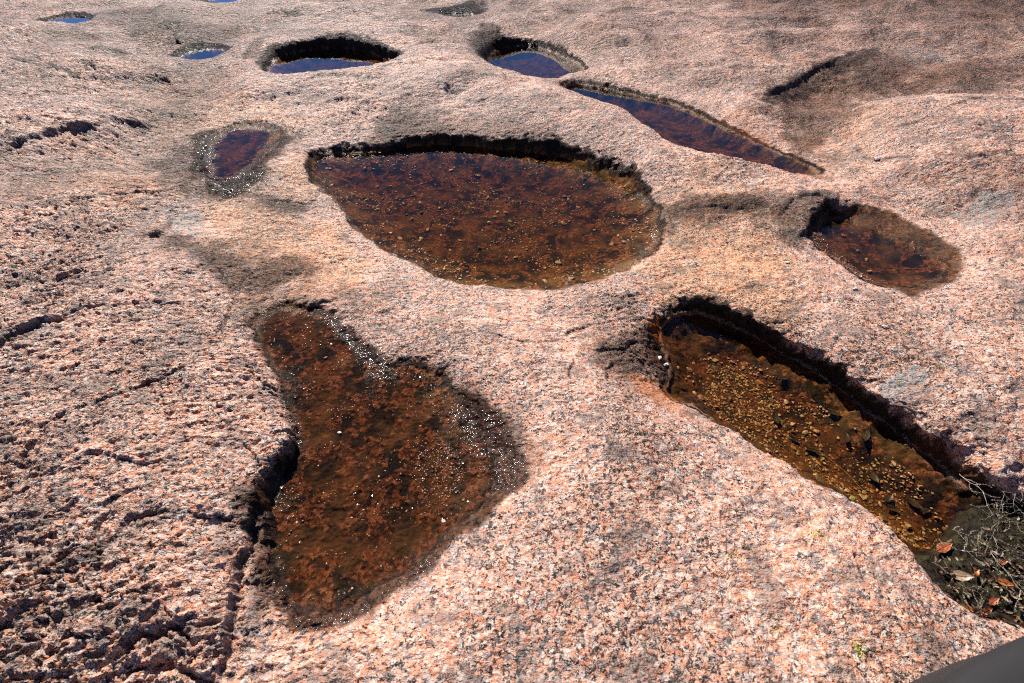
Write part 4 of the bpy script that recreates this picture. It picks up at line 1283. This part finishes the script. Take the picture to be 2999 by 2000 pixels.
LV = POOLS['near_right']['level']
leaf(at(2166, 1256, LV + .004), .074, .030, .35, (.05, .0), M_LRED, 'red brown oval leaf floating at the near end of the golden pool', 1, .10, .12)
leaf(at(2302, 1336, LV + .018), .052, .022, -.35, (.25, .1), M_LORG, 'bright orange leaf among the white twigs at the right edge', 2)
leaf(at(2325, 1366, LV + .014), .044, .020, -.6, (-.1, .25), M_LTAN, 'pale tan leaf below the bright orange leaf', 3)
leaf(at(2205, 1322, LV + .012), .062, .030, -.2, (.2, -.2), M_LTAN, 'broad grey brown leaf under the twig tufts', 4)
leaf(at(2238, 1318, LV + .022), .048, .020, .7, (.3, .5), M_LORG, 'folded orange brown leaf standing over the broad leaf', 5, .4, .5)
leaf(at(2188, 1345, LV + .010), .036, .014, -1.1, (.0, .5), M_LTAN, 'narrow tan leaf against the pink rock edge', 6)
leaf(at(2285, 1344, LV + .012), .040, .012, -.2, (.1, .1), M_LTAN, 'small cream leaf left of the bright orange leaf', 7)
leaf(at(2262, 1405, LV + .010), .045, .020, .4, (.1, -.2), M_LRED, 'dark red leaf in the shadowed litter at the bottom of the pool', 8)
leaf(at(2225, 1395, LV + .010), .035, .012, -.9, (.3, .2), M_LORG, 'thin orange leaf wedged in the litter by the rock edge', 9)
leaf(at(2300, 1290, LV + .020), .034, .018, .2, (.3, .0), M_LRED, 'small red brown leaf tangled in the long pale twig', 10)
for k, (u, v, L, mt, lab) in enumerate((
    (2330, 1300, .05, M_LDRK, 'dark leaf half hidden under the zigzag stem'), (2240, 1290, .05, M_LDRK, 'dark leaf above the folded orange leaf'),
    (2345, 1400, .05, M_LDRK, 'dark leaf below the pale tan leaf'), (2280, 1380, .042, M_LRED, 'brown red leaf between tangled stems and dark litter'),
    (2310, 1420, .05, M_LDRK, 'dark leaf lowest in the litter near the corner'), (2215, 1360, .04, M_LDRK, 'dark leaf beside the narrow tan leaf'))):
    leaf(at(u, v, LV + .014), L, L * .42, k * 2.1 + .4, (.2 * math.sin(k * 3), .2 * math.cos(k)), mt, lab, 60 + k)
for k, (u, v, L) in enumerate(((1795,871,.060),(1778,962,.070),(1857,1033,.062),(1983,1004,.066),(1912,952,.060),(2035,1147,.050),(2091,1158,.060),(2118,1176,.040),(2001,1098,.062),(2045,1168,.045),(1940,1010,.05),(1820,1010,.045))):
    p = on_ground(u, v)[0]
    leaf((p[0], p[1], p[2] + .012), L, L * .45, k * 1.37, (.15 * math.sin(k), .12 * math.cos(k * 2)), M_LDRK,
         'sodden dark leaf lying on the floor of the golden brown pool', 20 + k, .12, .1, 'dark leaves sunk in the right foreground pool')


# ---- dry pale stems at the right edge
def twig_mat():
    g = NT_('bleached_stem')
    p = g.n('ShaderNodeNewGeometry').outputs['Position']
    nz = g.n('ShaderNodeTexNoise', {'Vector': p, 'Scale': 90.0, 'Detail': 3.0}).outputs[0]
    g.link(g.ramp(nz, [(.35, (.15, .11, .075)), (.6, (.40, .34, .26))]), g.b.inputs['Base Color'])
    g.b.inputs['Roughness'].default_value = .4
    return g.m


M_TWIG = twig_mat()


def branch_mesh(p0, d0, L, r, seed):
    """a side branch with whorls of tiny dry scale leaves"""
    rr = random.Random(seed)
    pts = [Vector(p0)]
    d = Vector(d0).normalized()
    n = 6
    for i in range(n):
        d = (d + Vector((rr.uniform(-.3, .3), rr.uniform(-.3, .3), rr.uniform(-.18, .18)))).normalized()
        pts.append(pts[-1] + d * L / n)
    m = tube_mesh('branch', pts, r, r * .4, 4)
    bm = bmesh.new(); bm.from_mesh(m)
    for i in range(2, n + 1):
        for _ in range(4 if i < n else 7):
            q = pts[i]
            e = (d * .4 + Vector((rr.gauss(0, 1), rr.gauss(0, 1), rr.gauss(0, .8) + .3))).normalized() * rr.uniform(.002, .005)
            s_ = e.cross(Vector((0, 0, 1))).normalized() * .0006
            t_ = e.cross(s_).normalized() * .0005
            a, b, c, tip = bm.verts.new(q + s_), bm.verts.new(q - s_), bm.verts.new(q + t_), bm.verts.new(q + e)
            bm.faces.new((a, b, tip)); bm.faces.new((b, c, tip)); bm.faces.new((c, a, tip))
    bm.to_mesh(m); bm.free()
    return m, pts


def dry_stem(path, lift, r0, nb, label, seed, spread=1.0):
    rr = random.Random(seed)
    pts = [Vector(at(u, v, LV + lf)) for (u, v), lf in zip(path, lift)]
    c = catmull([tuple(p) for p in pts], False, 4)
    base = Vector(c[0])
    loc = [Vector(q) - base for q in c]
    loc = [q + Vector((rr.uniform(-.001, .001), rr.uniform(-.001, .001), rr.uniform(-.001, .001))) for q in loc]
    t = empty('dry_plant', base)
    r0 *= .5
    new_obj('stem', tube_mesh('stem', loc, r0, r0 * .5, 6), M_TWIG, t, True)
    for k in range(nb):
        i = 1 + int((len(loc) - 2) * (k + rr.random()) / nb)
        i = min(i, len(loc) - 1)
        d = (loc[min(i + 1, len(loc) - 1)] - loc[i - 1]).normalized()
        sd = d.cross(Vector((0, 0, 1))).normalized() * (1 if k % 2 else -1)
        b, _ = branch_mesh(loc[i], sd * rr.uniform(.5, 1) + d * rr.uniform(.1, .7) + Vector((0, 0, rr.uniform(-.1, .35))), rr.uniform(.03, .08) * spread, r0 * .45, seed * 50 + k)
        new_obj('branch', b, M_TWIG, t)
    tag(t, label, 'dry plant', 'bleached dry plants at the right edge')


dry_stem([(2203,1089),(2227,1108),(2243,1115),(2256,1128),(2262,1144),(2270,1166),(2280,1182),(2287,1195),(2291,1223)], [.03,.04,.045,.05,.05,.045,.04,.03,.015], .0019, 12,
         'longest pale stem, curving down from the dark wet rim at right', 1)
dry_stem([(2280,1230),(2291,1255),(2302,1275)], [.02,.03,.015], .0012, 6, 'short pale stem below the longest stem', 2)
dry_stem([(2274,1262),(2285,1284),(2301,1303),(2318,1317),(2329,1339),(2348,1361),(2370,1390)], [.015,.03,.03,.03,.03,.03,.02], .0018, 10, 'zigzag pale stem reaching the bright orange leaf', 3)
dry_stem([(2340,1112),(2331,1136),(2326,1155),(2330,1180)], [.05,.05,.04,.02], .0014, 6, 'upright pale stem touching the right edge of the picture', 4)
dry_stem([(2293,1105),(2296,1122),(2310,1138),(2312,1160)], [.05,.05,.05,.03], .0012, 6, 'thin pale stem between the longest stem and the right edge', 5)
dry_stem([(2206,1264),(2240,1268),(2265,1274)], [.012,.018,.012], .0012, 7, 'pale stem lying flat right of the floating red leaf', 6)
dry_stem([(2196,1335),(2225,1352),(2250,1362),(2262,1380)], [.02,.03,.03,.02], .0010, 8, 'tangled pale stems over the leaf litter', 7, .7)
dry_stem([(2340,1200),(2310,1196),(2285,1200)], [.03,.03,.02], .0012, 6, 'pale stem running sideways at the right edge above the zigzag stem', 8)
dry_stem([(2155,1236),(2165,1250),(2175,1246)], [.006,.02,.01], .0008, 4, 'tiny white sprig beside the floating red leaf', 9, .5)
dry_stem([(2185,1215),(2215,1226),(2250,1240),(2275,1245)], [.008,.015,.015,.01], .0010, 12, 'pale sprig mat stretching right of the floating red leaf', 10, .6)

# thin straw under water
p0, p1, p2 = on_ground([1870, 1930, 1995], [1045, 1090, 1150])
M_STRAW = leaf_mat('straw', (.22, .15, .03), (.34, .26, .07), 0)
st = empty('grass_straw', p0)
new_obj('blade', tube_mesh('blade', [Vector(q) - Vector(p0) + Vector((0, 0, .03)) for q in catmull([p0, p1, p2], False, 5)], .0013, .0005, 5), M_STRAW, st)
tag(st, 'thin yellow grass straw sunk in the golden brown pool', 'straw')


# ---- moss and litter mat at the near end of the pool
def moss_mat():
    g = NT_('dark_moss')
    p = g.n('ShaderNodeNewGeometry').outputs['Position']
    nz = g.n('ShaderNodeTexNoise', {'Vector': p, 'Scale': 24.0, 'Detail': 5.0, 'Roughness': .7}).outputs[0]
    g.link(g.ramp(nz, [(.34, (.008, .006, .004)), (.5, (.024, .017, .009)), (.62, (.038, .036, .015)), (.74, (.06, .08, .03))]), g.b.inputs['Base Color'])
    g.b.inputs['Roughness'].default_value = .8
    g.b.inputs['Specular IOR Level'].default_value = .15
    g.b.inputs['Coat Weight'].default_value = .03
    g.b.inputs['Coat Roughness'].default_value = .12
    return g.m


poly = W(*np.array([(2120,1290),(2170,1270),(2210,1230),(2240,1180),(2290,1150),(2360,1160),(2460,1220),(2480,1330),(2440,1400),(2340,1440),(2240,1430),(2170,1380)]).T, LV)
poly = catmull(poly, True, 4)
r_ = np.random.default_rng(3)
lo, hi = poly.min(0), poly.max(0)
gx, gy = np.meshgrid(np.arange(lo[0], hi[0], .006), np.arange(lo[1], hi[1], .006))
x, y = gx.ravel(), gy.ravel()
_, d, ins, _ = line_dist(x, y, poly, True, 2.0)
d = np.where(ins, d, -d)
zz = LV - .010 + .020 * sstep(-.02, .10, d) + .012 * fbm(x * 22, y * 22, 3, 201) * sstep(-.01, .04, d) - .03 * sstep(.0, -.02, d)
idx = np.arange(len(x)).reshape(gx.shape)
ok = (d > -.03).reshape(gx.shape)
q = ok[:-1, :-1] & ok[1:, :-1] & ok[:-1, 1:] & ok[1:, 1:]
fa = np.stack([idx[:-1, :-1][q], idx[:-1, 1:][q], idx[1:, 1:][q], idx[1:, :-1][q]], -1)
verts = np.column_stack([x, y, zz]).tolist()
faces = fa.tolist()
off = len(verts)
cand = np.nonzero(d > -.005)[0]
for k in r_.choice(cand, 9000):
    b = Vector((x[k] + r_.uniform(-.003, .003), y[k] + r_.uniform(-.003, .003), zz[k] - .001))
    e = Vector((r_.normal(0, .8), r_.normal(0, .8), 1.0)).normalized() * r_.uniform(.004, .011)
    sdv = Vector((r_.normal(), r_.normal(), 0)).normalized() * .0009
    verts += [tuple(b + sdv), tuple(b - sdv), tuple(b + e)]
    faces.append([off, off + 1, off + 2]); off += 3
m = bpy.data.meshes.new('moss')
m.from_pydata(verts, [], faces)
o = new_obj('moss', m, moss_mat())
o['kind'] = 'stuff'; o['label'] = 'dark wet moss and litter at the near end of the golden pool'


def litter():
    g = stone_mat('leaf_litter', [(0, (.012, .008, .004)), (.45, (.04, .02, .008)), (.7, (.12, .045, .015)), (.85, (.20, .12, .06)), (1, (.30, .22, .13))], .6, 'rnd')
    p = scatter(poly, 420, .01, 77, 6.0, -.3)
    zt = LV + .012
    V, F, R, off = [], [], [], 0
    rr = np.random.default_rng(78)
    for x_, y_ in p:
        L_, w_ = rr.uniform(.006, .022), rr.uniform(.003, .009)
        a_ = rr.uniform(0, 6.28); tl = rr.uniform(-.5, .5)
        for px, py, pz in ((-1, 0, 0), (-.3, 1, .25), (.5, .8, .3), (1, 0, .1), (.4, -.9, .2), (-.4, -.8, .3), (0, 0, -.1)):
            qx, qy = px * L_ / 2, py * w_ / 2
            V.append((x_ + qx * math.cos(a_) - qy * math.sin(a_), y_ + qx * math.sin(a_) + qy * math.cos(a_), zt + rr.uniform(0, .001) + pz * w_ + qx * tl + .004))
        F += [(off + 6, off + k, off + (k + 1) % 6) for k in range(6)]
        R += [rr.random()] * 7
        off += 7
    m_ = bpy.data.meshes.new('litter')
    m_.from_pydata(V, [], F)
    at_ = m_.attributes.new('rnd', 'FLOAT', 'POINT'); at_.data.foreach_set('value', np.array(R, np.float32))
    o_ = new_obj('leaf_litter', m_, g)
    o_['kind'] = 'stuff'; o_['label'] = 'crumbled brown leaf litter on the moss at the right edge'


litter()


# ---- added dark shape standing in for a blurred lens obstruction at bottom right
def stand_in_mat(name, col):
    g = NT_(name)
    p = g.n('ShaderNodeTexCoord').outputs['Object']
    wv = g.n('ShaderNodeTexNoise', {'Vector': p, 'Scale': 900.0, 'Detail': 2.0}).outputs[0]
    g.link(g.mix(.5, (*col, 1), g.ramp(wv, [(.3, (.7, .7, .7)), (.7, (1.2, 1.2, 1.2))]), 'MULTIPLY'), g.b.inputs['Base Color'])
    g.b.inputs['Roughness'].default_value = .8
    bp = g.n('ShaderNodeBump', {'Strength': .2, 'Distance': .001, 'Height': wv})
    g.link(bp.outputs[0], g.b.inputs['Normal'])
    return g.m


M_STAND_IN = stand_in_mat('stand_in_dark', (.009, .007, .0072))
M_STAND_IN_STRAP = stand_in_mat('stand_in_black', (.02, .018, .018))


def soft_box(name, sx, sy, sz, p=3.0, nu=40, nv=24, z0=0.0):
    bm = bmesh.new()
    rings = []
    for j in range(nv + 1):
        ph = -math.pi / 2 + math.pi * j / nv
        row = []
        for i in range(nu):
            a = 2 * math.pi * i / nu
            f = lambda c: math.copysign(abs(c) ** (2 / p), c)
            row.append(bm.verts.new((sx * f(math.cos(ph)) * f(math.cos(a)), sy * f(math.cos(ph)) * f(math.sin(a)), z0 + sz * f(math.sin(ph)))))
        rings.append(row)
    for j in range(nv):
        for i in range(nu):
            bm.faces.new((rings[j][i], rings[j][(i + 1) % nu], rings[j + 1][(i + 1) % nu], rings[j + 1][i]))
    bmesh.ops.remove_doubles(bm, verts=bm.verts, dist=1e-5)
    m = bpy.data.meshes.new(name)
    bm.to_mesh(m); bm.free()
    return m


BX, BY = .84, .03
zb = float(ground_z(BX, BY).min())
corner_stand_in = empty('corner_stand_in', (BX, BY, zb - .01), (0, 0, math.radians(17)))
new_obj('body', soft_box('body', .25, .15, .19, 3.2, z0=.19), M_STAND_IN, corner_stand_in, True)
new_obj('stand_in_lid', soft_box('stand_in_lid', .256, .156, .05, 3.0, z0=.335), M_STAND_IN, corner_stand_in, True)
new_obj('stand_in_strap', tube_mesh('stand_in_strap', [(.2 * math.cos(a), -.17, .2 + .25 * math.sin(a)) for a in np.linspace(.1, 3.04, 16)], .012, .012, 6), M_STAND_IN_STRAP, corner_stand_in, True)
new_obj('stand_in_pocket', soft_box('stand_in_pocket', .17, .03, .10, 3.0, 28, 14, z0=.15), M_STAND_IN, corner_stand_in, True).location = (0, -.15, 0)
tag(corner_stand_in, 'added smooth dark shape standing in for a blurred lens obstruction, bottom right corner', 'corner_stand_in')
